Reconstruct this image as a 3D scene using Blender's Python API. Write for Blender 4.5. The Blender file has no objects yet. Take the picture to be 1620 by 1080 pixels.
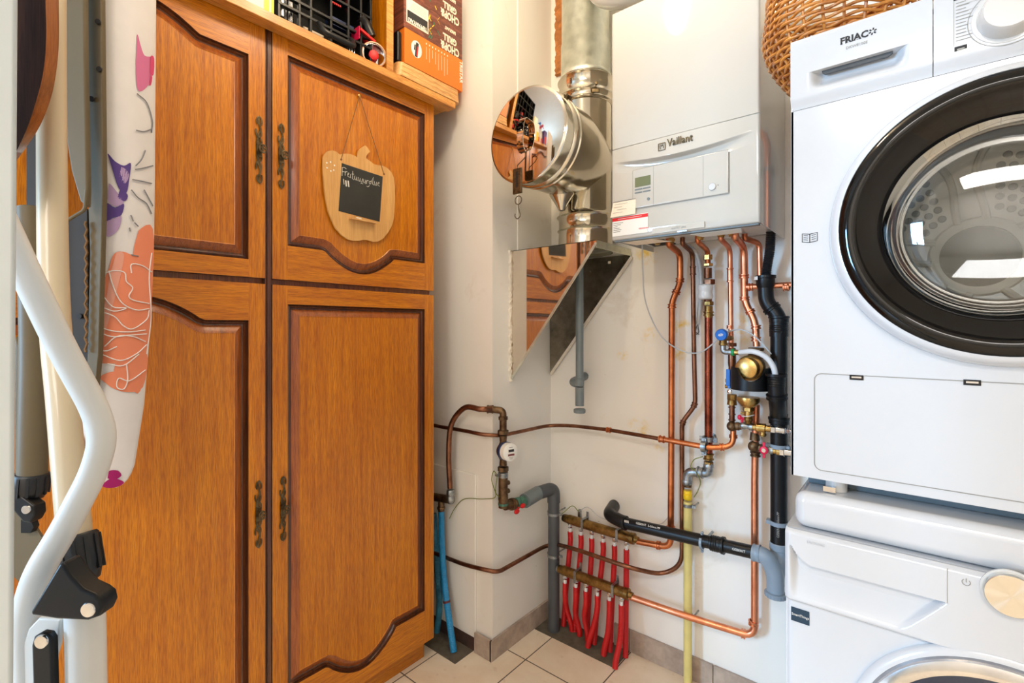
import bpy, math, random
from mathutils import Vector, Matrix
random.seed(7)
SC = bpy.context.scene
COL = SC.collection
V = Vector
# ---------------------------------------------------------------- camera
YAW = math.radians(39.76)
CAMZ = 1.25
cd = bpy.data.cameras.new('camera'); cam = bpy.data.objects.new('camera', cd); COL.objects.link(cam)
cam.location = (0, 0, CAMZ); cam.rotation_euler = (math.pi/2, 0, YAW)
cd.sensor_width = 36; cd.lens = 774/1620*36; cd.shift_y = -22/1620; cd.clip_start = .01
SC.camera = cam
# ---------------------------------------------------------------- world and lights
w = bpy.data.worlds.new('sky'); SC.world = w; w.use_nodes = True
w.node_tree.nodes['Background'].inputs[0].default_value = (.62, .80, 1, 1)
w.node_tree.nodes['Background'].inputs[1].default_value = 1.2
def area(name, loc, target, sx, sy, power, col):
    l = bpy.data.lights.new(name, 'AREA'); l.shape = 'RECTANGLE'; l.size = sx; l.size_y = sy; l.energy = power; l.color = col
    o = bpy.data.objects.new(name, l); COL.objects.link(o); o.location = loc
    o.rotation_euler = (V(target)-V(loc)).to_track_quat('-Z', 'Y').to_euler(); return o
def point(name, loc, power, col, r):
    l = bpy.data.lights.new(name, 'POINT'); l.energy = power; l.color = col; l.shadow_soft_size = r
    o = bpy.data.objects.new(name, l); COL.objects.link(o); o.location = loc; return o
area('window_daylight', (-3.2, -3.9, 1.75), (-.3, 1.4, 1.1), 1.1, 1.3, 330, (.40, .70, 1.0))
area('hall_fill_light', (.3, -1.7, 2.70), (.3, -1.7, 0), 1.4, .9, 64, (1.0, .94, .90))  # broad soft overhead fill, added out of view to lift the room
SC.view_settings.view_transform = 'Standard'
SC.view_settings.look = 'None'
SC.view_settings.gamma = 1
SC.view_settings.exposure = .07
SC.cycles.max_bounces = 10
SC.cycles.sample_clamp_indirect = 4
# ---------------------------------------------------------------- rays: where a line of sight meets a real plane of the room
FW = V((-math.sin(YAW), math.cos(YAW), 0)); RT = V((math.cos(YAW), math.sin(YAW), 0)); ORI = V((0, 0, CAMZ))
def ray(px, py): return FW + RT*((px-810)/774) + V((0, 0, (518-py)/774))
def onY(px, py, y): d = ray(px, py); return ORI + d*(y/d.y)
def onX(px, py, x): d = ray(px, py); return ORI + d*(x/d.x)
def onZ(px, py, z): d = ray(px, py); return ORI + d*((z-CAMZ)/d.z)
def atD(px, py, dd): return ORI + ray(px, py)*dd
# ---------------------------------------------------------------- mesh builder
class MB:
    def __init__(s): s.v = []; s.f = []; s.m = []
    def add(s, vs, fs, m=0):
        b = len(s.v); s.v += [V(p) for p in vs]; s.f += [tuple(i+b for i in f) for f in fs]; s.m += [m]*len(fs); return s
    def box(s, x0, y0, z0, x1, y1, z1, m=0):
        x0, x1 = min(x0, x1), max(x0, x1); y0, y1 = min(y0, y1), max(y0, y1); z0, z1 = min(z0, z1), max(z0, z1)
        vs = [(x, y, z) for z in (z0, z1) for y in (y0, y1) for x in (x0, x1)]
        return s.add(vs, [(0, 2, 3, 1), (4, 5, 7, 6), (0, 1, 5, 4), (2, 6, 7, 3), (0, 4, 6, 2), (1, 3, 7, 5)], m)
    def obox(s, c, ax, ay, az, hx, hy, hz, m=0):
        c = V(c); ax, ay, az = V(ax).normalized(), V(ay).normalized(), V(az).normalized()
        vs = [c+ax*hx*i+ay*hy*j+az*hz*k for k in (-1, 1) for j in (-1, 1) for i in (-1, 1)]
        return s.add(vs, [(0, 2, 3, 1), (4, 5, 7, 6), (0, 1, 5, 4), (2, 6, 7, 3), (0, 4, 6, 2), (1, 3, 7, 5)], m)
    def tube(s, pts, r, n=12, closed=False, caps=True, m=0, flat=1.0, up=None):
        pts = [V(p) for p in pts]; N = len(pts)
        rr = r if callable(r) else (lambda i: r[i]) if isinstance(r, (list, tuple)) else (lambda i: r)
        T = []
        for i in range(N):
            a = pts[(i-1) % N] if (closed or i > 0) else pts[i]; b = pts[(i+1) % N] if (closed or i < N-1) else pts[i]
            t = (b-a); T.append(t.normalized() if t.length > 1e-9 else (T[-1] if T else V((0, 0, 1))))
        ref = V(up) if up else (V((0, 0, 1)) if abs(T[0].z) < .9 else V((1, 0, 0)))
        nrm = (ref - T[0]*ref.dot(T[0])).normalized(); vs = []
        for i in range(N):
            if up: nrm = (V(up)-T[i]*V(up).dot(T[i])).normalized()
            else: nrm = (nrm - T[i]*nrm.dot(T[i])).normalized()
            bi = T[i].cross(nrm)
            for k in range(n):
                a = 2*math.pi*k/n
                vs.append(pts[i] + (nrm*math.cos(a)*flat + bi*math.sin(a))*rr(i))
        fs = []
        for i in range(N if closed else N-1):
            j = (i+1) % N
            for k in range(n):
                k2 = (k+1) % n; fs.append((i*n+k, i*n+k2, j*n+k2, j*n+k))
        if caps and not closed: fs += [tuple(range(n-1, -1, -1)), tuple((N-1)*n+k for k in range(n))]
        return s.add(vs, fs, m)
    def lathe(s, prof, o, ax, n=32, m=0, caps=True, ref=None, a0=0, a1=None):
        """prof: (radius, distance along ax)"""
        o = V(o); ax = V(ax).normalized()
        ref = V(ref) if ref else (V((0, 0, 1)) if abs(ax.z) < .9 else V((1, 0, 0)))
        u = (ref-ax*ref.dot(ax)).normalized(); w_ = ax.cross(u); vs = []; full = a1 is None
        steps = n if full else n+1
        for r, h in prof:
            for k in range(steps):
                a = 2*math.pi*k/n if full else a0+(a1-a0)*k/n
                vs.append(o+ax*h+(u*math.cos(a)+w_*math.sin(a))*r)
        fs = []
        for i in range(len(prof)-1):
            for k in range(n):
                k2 = (k+1) % steps; fs.append((i*steps+k, i*steps+k2, (i+1)*steps+k2, (i+1)*steps+k))
        if caps and full:
            if prof[0][0] > 1e-6: fs.append(tuple(range(n-1, -1, -1)))
            if prof[-1][0] > 1e-6: fs.append(tuple((len(prof)-1)*n+k for k in range(n)))
        return s.add(vs, fs, m)
    def cyl(s, a, b, r, n=16, m=0):
        a, b = V(a), V(b); return s.lathe([(r, 0), (r, (b-a).length)], a, b-a, n, m)
    def loft(s, A, B, m=0, caps=True, mside=None):
        n = len(A); s_ = m if mside is None else mside
        b = len(s.v); s.v += [V(p) for p in A]+[V(p) for p in B]
        for i in range(n):
            j = (i+1) % n; s.f.append((b+i, b+j, b+n+j, b+n+i)); s.m.append(s_)
        if caps:
            s.f.append(tuple(b+i for i in range(n-1, -1, -1))); s.m.append(m)
            s.f.append(tuple(b+n+i for i in range(n))); s.m.append(s_)
        return s
    def prism(s, poly, d, m=0, mside=None):
        d = V(d); return s.loft([V(p) for p in poly], [V(p)+d for p in poly], m, True, mside)
    def ball(s, c, r, n=16, m=0, sq=(1, 1, 1)):
        c = V(c); vs = []; fs = []; k = n//2
        for i in range(k+1):
            t = math.pi*i/k
            for j in range(n):
                p = 2*math.pi*j/n
                vs.append(c+V((r*sq[0]*math.sin(t)*math.cos(p), r*sq[1]*math.sin(t)*math.sin(p), r*sq[2]*math.cos(t))))
        for i in range(k):
            for j in range(n): fs.append((i*n+j, (i+1)*n+j, (i+1)*n+(j+1) % n, i*n+(j+1) % n))
        return s.add(vs, fs, m)
    def build(s, name, mats, parent=None, label=None, cat=None, group=None, kind=None, bevel=0, seg=2, sharp=40, sub=0, flatshade=False):
        if not isinstance(mats, (list, tuple)): mats = [mats]
        me = bpy.data.meshes.new(name)
        if parent is not None: o0 = ORG[parent.name]
        elif kind == 'structure': o0 = V((0, 0, 0))
        else:
            lo = [min(p[i] for p in s.v) for i in range(3)]; hi = [max(p[i] for p in s.v) for i in range(3)]
            o0 = V(((lo[0]+hi[0])/2, (lo[1]+hi[1])/2, lo[2]))
        me.from_pydata([p-o0 for p in s.v], [], s.f)
        for m_ in mats: me.materials.append(m_)
        me.polygons.foreach_set('material_index', s.m)
        import bmesh
        bm = bmesh.new(); bm.from_mesh(me); bmesh.ops.remove_doubles(bm, verts=bm.verts, dist=1e-6)
        bmesh.ops.recalc_face_normals(bm, faces=bm.faces); bm.to_mesh(me); bm.free()
        if not flatshade:
            me.polygons.foreach_set('use_smooth', [True]*len(me.polygons)); me.set_sharp_from_angle(angle=math.radians(sharp))
        o = bpy.data.objects.new(name, me); COL.objects.link(o); ORG[o.name] = o0
        if parent is not None: o.parent = parent
        else: o.location = o0
        if bevel:
            b = o.modifiers.new('bevel', 'BEVEL'); b.width = bevel; b.segments = seg; b.limit_method = 'ANGLE'; b.angle_limit = math.radians(50); b.harden_normals = True
        if sub:
            q = o.modifiers.new('sub', 'SUBSURF'); q.levels = q.render_levels = sub
        tag(o, label, cat, group, kind); return o
ORG = {}
def tag(o, label=None, cat=None, group=None, kind=None):
    if label: o['label'] = label
    if cat: o['category'] = cat
    if group: o['group'] = group
    if kind: o['kind'] = kind
    return o
def thing(name, loc, label, cat, group=None):
    o = bpy.data.objects.new(name, None); COL.objects.link(o); o.location = V(loc); ORG[o.name] = V(loc)
    o.empty_display_size = .05
    return tag(o, label, cat, group)
def path(pts, rad=.03, seg=6):
    pts = [V(p) for p in pts]; out = [pts[0]]
    for i in range(1, len(pts)-1):
        p = pts[i]; a = pts[i-1]-p; b = pts[i+1]-p; r = rad[i] if isinstance(rad, (list, tuple)) else rad
        L = min(r, a.length*.48, b.length*.48)
        if L < 1e-5: out.append(p); continue
        A = p+a.normalized()*L; B = p+b.normalized()*L
        for k in range(seg+1):
            t = k/seg; out.append(A*(1-t)**2+p*2*t*(1-t)+B*t*t)
    out.append(pts[-1]); return out
def spline(pts, seg=8):
    P = [V(p) for p in pts]; P = [P[0]*2-P[1]]+P+[P[-1]*2-P[-2]]; out = []
    for i in range(1, len(P)-2):
        for k in range(seg):
            t = k/seg; a, b, c, d = P[i-1], P[i], P[i+1], P[i+2]
            out.append(.5*((2*b)+(c-a)*t+(2*a-5*b+4*c-d)*t*t+(3*b-a-3*c+d)*t**3))
    out.append(P[-2]); return out
def resample(pts, step):
    out = [V(pts[0])]; acc = 0
    for a, b in zip(pts, pts[1:]):
        a = V(a); b = V(b); L = (b-a).length
        if L < 1e-9: continue
        t = step-acc
        while t <= L: out.append(a+(b-a)*(t/L)); t += step
        acc = L-(t-step)
    return out
def text(name, s_, o, right, up, size, mat, parent, bold=0, ext=.0003, align='LEFT', shear=0, xs=1.0, label=None, width=None):
    c = bpy.data.curves.new(name, 'FONT'); c.body = s_; c.size = size; c.extrude = ext; c.offset = bold; c.align_x = align; c.shear = shear; c.resolution_u = 2
    t = bpy.data.objects.new(name+'_tmp', c); COL.objects.link(t)
    me = bpy.data.meshes.new_from_object(t.evaluated_get(bpy.context.evaluated_depsgraph_get())); bpy.data.objects.remove(t); 
    if width and len(me.vertices): xs = width/(max(v.co.x for v in me.vertices)-min(v.co.x for v in me.vertices))
    r = V(right).normalized()*xs; u = V(up).normalized(); n = V(right).normalized().cross(u)
    o0 = ORG[parent.name]
    for v in me.vertices: v.co = V(o)-o0 + r*v.co.x + u*v.co.y + n*v.co.z
    me.materials.clear(); me.materials.append(mat)
    ob = bpy.data.objects.new(name, me); COL.objects.link(ob); ob.parent = parent; ORG[ob.name] = o0
    if label: ob['label'] = label
    return ob
# ---------------------------------------------------------------- materials
def srgb(r, g, b):
    f = lambda c: (c/255/12.92) if c/255 <= .04045 else ((c/255+.055)/1.055)**2.4
    return (f(r), f(g), f(b), 1)
class NT:
    def __init__(s, name):
        s.mat = bpy.data.materials.new(name); s.mat.use_nodes = True; s.t = s.mat.node_tree; s.b = s.t.nodes['Principled BSDF']
    def n(s, typ, **kw):
        x = s.t.nodes.new(typ)
        for k, v in kw.items():
            if k in x.inputs: x.inputs[k].default_value = v
            else: setattr(x, k, v)
        return x
    def l(s, a, b): s.t.links.new(a, b)
    def coord(s, scale=(1, 1, 1), kind='Object', rot=(0, 0, 0), loc=(0, 0, 0)):
        tc = s.n('ShaderNodeTexCoord'); mp = s.n('ShaderNodeMapping'); mp.inputs['Scale'].default_value = scale; mp.inputs['Rotation'].default_value = rot; mp.inputs['Location'].default_value = loc
        s.l(tc.outputs[kind], mp.inputs[0]); return mp.outputs[0]
    def noise(s, vec, scale=5, detail=3, rough=.5, dist=0):
        x = s.n('ShaderNodeTexNoise'); x.inputs['Scale'].default_value = scale; x.inputs['Detail'].default_value = detail; x.inputs['Roughness'].default_value = rough; x.inputs['Distortion'].default_value = dist
        s.l(vec, x.inputs['Vector']); return x.outputs[0]
    def ramp(s, fac, stops):
        x = s.n('ShaderNodeValToRGB'); e = x.color_ramp.elements
        e[0].position, e[0].color = stops[0]; e[1].position, e[1].color = stops[1]
        for p, c in stops[2:]: q = e.new(p); q.color = c
        s.l(fac, x.inputs[0]); return x.outputs[0]
    def mix(s, fac, a, b, mode='MIX'):
        x = s.n('ShaderNodeMix'); x.data_type = 'RGBA'; x.blend_type = mode
        for sock, val in ((x.inputs[0], fac), (x.inputs[6], a), (x.inputs[7], b)):
            if hasattr(val, 'links') or isinstance(val, bpy.types.NodeSocket): s.l(val, sock)
            else: sock.default_value = val
        return x.outputs[2]
    def bump(s, h, strength=.2, dist=.001):
        x = s.n('ShaderNodeBump'); x.inputs['Strength'].default_value = strength; x.inputs['Distance'].default_value = dist
        s.l(h, x.inputs['Height']); s.l(x.outputs[0], s.b.inputs['Normal'])
    def set(s, **kw):
        for k, v in kw.items(): s.b.inputs[k.replace('_', ' ')].default_value = v
        return s
def plain(name, col, rough=.5, metal=0, noise=.0, nscale=20, coat=0, spec=.5, bump=0):
    t = NT(name); t.set(Roughness=rough, Metallic=metal); t.b.inputs['Coat Weight'].default_value = coat; t.b.inputs['Specular IOR Level'].default_value = spec
    if noise or bump:
        v = t.coord(); nz = t.noise(v, nscale, 4)
        dk = tuple(c*(1-noise) for c in col[:3])+(1,); lt = tuple(min(1, c*(1+noise*.6)) for c in col[:3])+(1,)
        t.l(t.ramp(nz, [(.3, dk), (.7, lt)]), t.b.inputs['Base Color'])
        if bump: t.bump(nz, bump)
    else: t.b.inputs['Base Color'].default_value = col
    return t.mat
def wood(name, axis, base, dark, light, rough=.34, coat=.22, sc=1, fine=1.0):
    t = NT(name); st = {'z': (58, 58, 2.6), 'y': (58, 2.6, 58), 'x': (2.6, 58, 58)}[axis]
    v = t.coord(tuple(a*sc for a in st)); n1 = t.noise(v, 1.6, 5, .6, .4)
    v2 = t.coord(tuple(a*5*sc for a in st)); n2 = t.noise(v2, 2.2, 3, .6)
    v3 = t.coord((1.3, 1.3, 1.3)); n3 = t.noise(v3, 2.2, 2)
    c1 = t.ramp(n1, [(.30, dark), (.72, light), (.5, base)])
    c2 = t.ramp(n2, [(.38, (.56, .44, .32, 1)), (.56, (1, 1, 1, 1))])
    c3 = t.ramp(n3, [(.3, (.84, .80, .76, 1)), (.7, (1.0, 1.0, 1.0, 1))])
    c = t.mix(.75*fine, c1, c2, 'MULTIPLY'); c = t.mix(.8, c, c3, 'MULTIPLY'); t.l(c, t.b.inputs['Base Color'])
    t.set(Roughness=rough); t.b.inputs['Coat Weight'].default_value = coat; t.b.inputs['Coat Roughness'].default_value = .18
    t.bump(n2, .12, .0006); return t.mat
OB, OD, OL = srgb(210, 126, 6), srgb(188, 104, 4), srgb(226, 144, 12)
M = {}
M['oak_v'] = wood('oak_vertical_grain', 'z', OB, OD, OL)
M['oak_h'] = wood('oak_horizontal_grain', 'y', OB, OD, OL)
M['oak_dark'] = wood('oak_dark_stain', 'y', srgb(88, 44, 14), srgb(58, 27, 9), srgb(114, 60, 22), .3, .5)
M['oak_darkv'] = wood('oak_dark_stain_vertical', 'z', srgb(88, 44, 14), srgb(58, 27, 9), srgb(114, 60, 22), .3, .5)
M['oak_mid'] = wood('oak_medium_stain', 'z', srgb(166, 88, 28), srgb(130, 64, 18), srgb(186, 104, 36))
M['pine'] = wood('shelf_board_wood', 'y', srgb(226, 160, 78), srgb(206, 134, 56), srgb(238, 180, 98), .4, .2)
M['tray'] = wood('tray_wood', 'y', srgb(232, 180, 112), srgb(214, 154, 88), srgb(242, 198, 132), .5, .1)
M['ply'] = wood('birch_plywood', 'z', srgb(222, 170, 100), srgb(212, 158, 90), srgb(232, 182, 112), .5, .1, .5, .35)
M['brownwood'] = wood('old_brown_wood', 'z', srgb(150, 84, 34), srgb(92, 48, 20), srgb(176, 106, 50), .35, .4)
M['blackwood'] = wood('near_black_wood', 'z', srgb(38, 22, 14), srgb(24, 14, 9), srgb(52, 30, 18), .9, 0)
M['blackwood'].node_tree.nodes['Principled BSDF'].inputs['Specular IOR Level'].default_value = .08
def metal(name, col, rough, noise=.2, ns=12, dirt=None):
    t = NT(name); v = t.coord(); a = t.noise(v, ns, 5, .65); b = t.noise(v, ns*1.5, 2)
    dk = dirt or tuple(c*(1-noise) for c in col[:3])+(1,)
    t.l(t.ramp(a, [(.35, dk), (.62, col)]), t.b.inputs['Base Color'])
    t.l(t.ramp(b, [(.3, (rough*.85,)*3+(1,)), (.7, (min(1, rough*1.2),)*3+(1,))]), t.b.inputs['Roughness'])
    t.set(Metallic=1.0); return t.mat
M['copper'] = metal('copper', srgb(238, 164, 126), .34, .28, 9, srgb(206, 124, 88))
M['copper_dull'] = metal('tarnished_copper', srgb(150, 92, 62), .42, .4, 22, srgb(96, 58, 40))
M['copper_warm'] = metal('warm_copper', srgb(220, 134, 84), .34, .4, 10, srgb(170, 92, 54))
M['bronze'] = metal('dull_bronze', srgb(128, 104, 78), .5, .4, 40, srgb(84, 64, 46))
M['brass'] = metal('brass', srgb(205, 170, 104), .3, .3, 30, srgb(150, 116, 62))
M['brass_dull'] = metal('dull_brass', srgb(162, 128, 74), .4, .3, 30, srgb(108, 80, 42))
M['gold_brass'] = metal('polished_brass', srgb(214, 176, 108), .3, .1, 60, srgb(190, 150, 84))
M['steel'] = metal('stainless_steel', srgb(212, 206, 192), .13, .1, 5, srgb(196, 190, 174))
M['mirror_steel'] = metal('mirror_steel', srgb(225, 214, 200), .035, .04, 4, srgb(215, 204, 190))
M['galv'] = metal('galvanised_steel', srgb(226, 228, 214), .45, .15, 24, srgb(206, 210, 196))
M['zinc'] = metal('zinc_fitting', srgb(176, 180, 182), .4, .3, 50, srgb(120, 126, 128))
M['chrome'] = metal('chrome', srgb(222, 222, 224), .14, .05, 20, srgb(205, 205, 208))
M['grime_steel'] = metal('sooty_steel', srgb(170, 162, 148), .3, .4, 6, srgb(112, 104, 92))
M['antique'] = metal('antique_brass', srgb(120, 104, 78), .42, .4, 60, srgb(70, 58, 42))
M['white_metal'] = plain('white_powder_coat', srgb(226, 224, 218), .35, 0, .03, 8, .2)
M['cream_metal'] = plain('cream_powder_coat', srgb(206, 186, 152), .35, 0, .03, 8, .2)
M['taupe_shaded'] = plain('shaded_taupe_coat', srgb(100, 88, 66), .5, 0, .06, 5, 0, .25)  # taupe darkened to carry the shade round the folded ironing-board frame
M['taupe_deep_shade'] = plain('shaded_brown_grey_metal', srgb(52, 42, 30), .6, 0, .1, 5, 0, .2)  # deeper shade behind the folded frame, put into the colour
M['enamel'] = plain('white_enamel', srgb(203, 206, 210), .16, 0, 0, 8, .5)
M['enamel_warm'] = plain('boiler_enamel', srgb(197, 194, 185), .06, 0, 0, 8, .6)
M['white_plastic'] = plain('white_plastic', srgb(208, 208, 206), .25, 0, 0, 8, .3)
M['grey_plastic'] = plain('grey_plastic', srgb(112, 122, 124), .38, 0, .06, 30)
M['pale_plastic'] = plain('pale_grey_plastic', srgb(136, 150, 162), .35, 0, .05, 30)
M['dark_grey_plastic'] = plain('dark_grey_plastic', srgb(72, 76, 80), .42, 0, .15, 20)
M['black_plastic'] = plain('black_plastic', srgb(10, 11, 13), .38, 0, .1, 30, 0, .35)
M['black_gloss'] = plain('gloss_black_plastic', srgb(8, 8, 9), .06, 0, 0, 30, 0, .4)
M['black_matt'] = plain('matt_black', srgb(18, 17, 17), .7)
M['dark_gap'] = plain('dark_gap', srgb(30, 26, 24), .8)
M['red_plastic'] = plain('red_plastic', srgb(196, 5, 8), .5, 0, .12, 12)
M['redpink'] = plain('raspberry_plastic', srgb(214, 22, 70), .35)
M['blue_plastic'] = plain('blue_plastic', srgb(20, 104, 196), .3)
M['navy'] = plain('navy_plastic', srgb(30, 44, 84), .4)
M['blue_tube'] = plain('blue_corrugated_tube', srgb(28, 138, 196), .4, 0, .12, 20)
M['green_plastic'] = plain('green_plastic', srgb(12, 150, 84), .35)
M['wire'] = plain('green_yellow_wire', srgb(112, 124, 34), .5, 0, .4, 60)
M['hose_white'] = plain('white_hose', srgb(222, 224, 224), .35)
M['cable_grey'] = plain('grey_conduit', srgb(190, 192, 192), .45)
M['yellow_paint'] = plain('yellow_gas_paint', srgb(222, 204, 126), .4, 0, .07, 25)
M['yellow_tape'] = plain('yellow_tape', srgb(236, 196, 30), .35, 0, .2, 60)
M['paper'] = plain('white_paper', srgb(238, 236, 228), .7)
M['print_grey'] = plain('grey_print', srgb(150, 148, 142), .7)
M['print_dark'] = plain('dark_print', srgb(34, 34, 36), .6)
M['print_white'] = plain('white_print', srgb(240, 236, 226), .6)
M['print_red'] = plain('red_print', srgb(226, 30, 26), .6)
M['print_cream'] = plain('cream_print', srgb(246, 230, 206), .6)
M['orange_card'] = plain('orange_card', srgb(228, 118, 28), .45, 0, .03, 10)
M['yellow_card'] = plain('yellow_card', srgb(240, 206, 60), .5)
M['slate'] = plain('blackboard_slate', srgb(44, 44, 40), .75, 0, .25, 14)
M['chalk'] = plain('chalk', srgb(232, 228, 214), .9)
M['string'] = plain('brown_string', srgb(118, 84, 46), .9)
M['lcd'] = plain('lcd_glass', srgb(110, 116, 78), .2)
M['teal'] = plain('green_teal_plastic', srgb(10, 128, 96), .3)
M['cloth'] = plain('white_cotton', srgb(226, 220, 216), .9, 0, .03, 30, bump=.1)
M['cloth_print'] = {k: plain('print_'+k, c, .9) for k, c in dict(orange=srgb(232, 138, 102), peach=srgb(228, 160, 138), pink=srgb(206, 112, 150), rose=srgb(206, 70, 112), purple=srgb(84, 62, 128), lilac=srgb(176, 148, 184), magenta=srgb(160, 20, 98), grey=srgb(128, 128, 130), white=srgb(238, 232, 226)).items()}
M['grout_dark'] = plain('dark_concrete', srgb(96, 88, 74), .9, 0, .35, 30, bump=.3)
M['rust'] = plain('brown_foam_sealant', srgb(176, 112, 58), .9, 0, .4, 60, bump=.6)
M['sealant'] = plain('white_sealant', srgb(226, 216, 200), .7, 0, .1, 40, bump=.3)
M['verdigris'] = plain('verdigris_fitting', srgb(84, 132, 112), .7, .3, .5, 90)
M['rubber'] = plain('black_rubber', srgb(20, 21, 24), .45)
M['tape_brown'] = plain('brown_parcel_tape', srgb(196, 140, 96), .3)
def wallmat(name, yellow=False):
    t = NT(name); v = t.coord(); a = t.noise(v, 1.6, 4); b = t.noise(v, 9, 5, .65)
    c = t.ramp(a, [(.3, srgb(232, 227, 217)), (.7, srgb(242, 238, 230))])
    if yellow:
        acc = None
        for (px, py, rad) in ((1010, 682, .06), (1078, 520, .05), (1170, 520, .06), (1024, 400, .06), (1030, 530, .035), (1045, 700, .04), (985, 560, .03), (1075, 560, .03)):
            p = onY(px, py, 1.75); dn = t.n('ShaderNodeVectorMath', operation='DISTANCE'); t.l(v, dn.inputs[0]); dn.inputs[1].default_value = p
            mr = t.n('ShaderNodeMapRange'); mr.inputs['From Min'].default_value = rad; mr.inputs['From Max'].default_value = rad*.25; t.l(dn.outputs['Value'], mr.inputs['Value'])
            if acc is None: acc = mr.outputs[0]
            else:
                mx = t.n('ShaderNodeMath', operation='MAXIMUM'); t.l(acc, mx.inputs[0]); t.l(mr.outputs[0], mx.inputs[1]); acc = mx.outputs[0]
        nb = t.noise(t.coord(loc=(1, 2, 3)), 22, 5, .65); s1 = t.ramp(nb, [(.48, (0, 0, 0, 1)), (.62, (1, 1, 1, 1))])
        mm = t.n('ShaderNodeMath', operation='MULTIPLY'); t.l(acc, mm.inputs[0]); t.l(s1, mm.inputs[1])
        c = t.mix(mm.outputs[0], c, srgb(232, 200, 96))
    d = t.noise(v, 3.1, 6, .7, .6); s2 = t.ramp(d, [(.60, (0, 0, 0, 1)), (.78, (.55, .55, .55, 1))])
    c = t.mix(s2, c, srgb(206, 186, 160))
    sp = t.noise(t.coord(loc=(3, 5, 1)), 46, 2, .5); s3 = t.ramp(sp, [(.80, (0, 0, 0, 1)), (.83, (.7, .7, .7, 1))])
    c = t.mix(s3, c, srgb(150, 130, 108))
    t.l(c, t.b.inputs['Base Color']); t.set(Roughness=.55); t.bump(t.noise(v, 60, 3), .12, .001); return t.mat
M['wall'] = wallmat('painted_plaster'); M['wall_stain'] = wallmat('stained_painted_plaster', True)
def floormat():
    t = NT('beige_floor_tiles'); v = t.coord(); sx = t.n('ShaderNodeSeparateXYZ'); t.l(v, sx.inputs[0])
    def line(out, off, per, wd):
        a = t.n('ShaderNodeMath', operation='ADD'); t.l(out, a.inputs[0]); a.inputs[1].default_value = -off+per*50+per/2
        b = t.n('ShaderNodeMath', operation='MODULO'); t.l(a.outputs[0], b.inputs[0]); b.inputs[1].default_value = per
        c = t.n('ShaderNodeMath', operation='SUBTRACT'); t.l(b.outputs[0], c.inputs[0]); c.inputs[1].default_value = per/2
        d = t.n('ShaderNodeMath', operation='ABSOLUTE'); t.l(c.outputs[0], d.inputs[0])
        e = t.n('ShaderNodeMath', operation='LESS_THAN'); t.l(d.outputs[0], e.inputs[0]); e.inputs[1].default_value = wd; return e.outputs[0]
    g = t.n('ShaderNodeMath', operation='MAXIMUM'); t.l(line(sx.outputs[0], -1.139, .285, .0022), g.inputs[0]); t.l(line(sx.outputs[1], 1.449, .343, .0022), g.inputs[1])
    n1 = t.noise(v, 5, 6, .6, .5); c = t.ramp(n1, [(.3, srgb(230, 208, 178)), (.7, srgb(246, 232, 208))])
    n2 = t.noise(v, 34, 4, .6); c = t.mix(t.ramp(n2, [(.62, (0, 0, 0, 1)), (.8, (.5, .5, .5, 1))]), c, srgb(196, 160, 120))
    c = t.mix(g.outputs[0], c, srgb(84, 72, 56)); t.l(c, t.b.inputs['Base Color']); t.set(Roughness=.3)
    t.bump(g.outputs[0], -.4, .002); return t.mat
M['floor'] = floormat()
def tilemat():
    t = NT('brown_grey_skirting_tile'); v = t.coord(); n = t.noise(v, 18, 6, .65)
    t.l(t.ramp(n, [(.3, srgb(150, 132, 118)), (.7, srgb(190, 172, 156))]), t.b.inputs['Base Color']); t.set(Roughness=.35); return t.mat
M['skirt'] = tilemat()
def glass(name, col, rough=0, ior=1.45):
    t = NT(name); t.set(Roughness=rough); t.b.inputs['Base Color'].default_value = col; t.b.inputs['Transmission Weight'].default_value = 1; t.b.inputs['IOR'].default_value = ior; return t.mat
def thinglass(name, tint, refl=.08):
    t = NT(name); tr = t.n('ShaderNodeBsdfTransparent'); tr.inputs[0].default_value = tint; gl = t.n('ShaderNodeBsdfGlossy'); gl.inputs['Roughness'].default_value = .02
    fr = t.n('ShaderNodeFresnel'); fr.inputs[0].default_value = 1.5; mx = t.n('ShaderNodeMixShader'); ad = t.n('ShaderNodeMath', operation='ADD'); ad.inputs[1].default_value = refl
    t.l(fr.outputs[0], ad.inputs[0]); t.l(ad.outputs[0], mx.inputs[0]); t.l(tr.outputs[0], mx.inputs[1]); t.l(gl.outputs[0], mx.inputs[2])
    t.l(mx.outputs[0], t.t.nodes['Material Output'].inputs[0]); return t.mat
M['door_glass'] = thinglass('dryer_door_glass', (.90, .93, .95, 1), .05)
M['dark_glass'] = plain('dark_washer_glass', srgb(16, 30, 54), .04, 0, 0, 5, 1)
M['window_glass'] = thinglass('window_glass', (.97, .98, 1, 1), .02)
def emit(name, col, st):
    t = NT(name); t.b.inputs['Base Color'].default_value = col; t.b.inputs['Emission Color'].default_value = col; t.b.inputs['Emission Strength'].default_value = st; return t.mat
M['bulb'] = emit('lit_bulb', (1, .80, .56, 1), 150)
M['copper_tan'] = metal('brown_oxidised_copper', srgb(146, 100, 76), .38, .3, 18, srgb(104, 68, 50))
def wicker():
    t = NT('wicker_cane'); v = t.coord(); n = t.noise(v, 28, 4, .6)
    t.l(t.ramp(n, [(.3, srgb(150, 84, 28)), (.7, srgb(222, 150, 66))]), t.b.inputs['Base Color']); t.set(Roughness=.4); t.b.inputs['Coat Weight'].default_value = .3; return t.mat
M['wicker'] = wicker()
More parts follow.
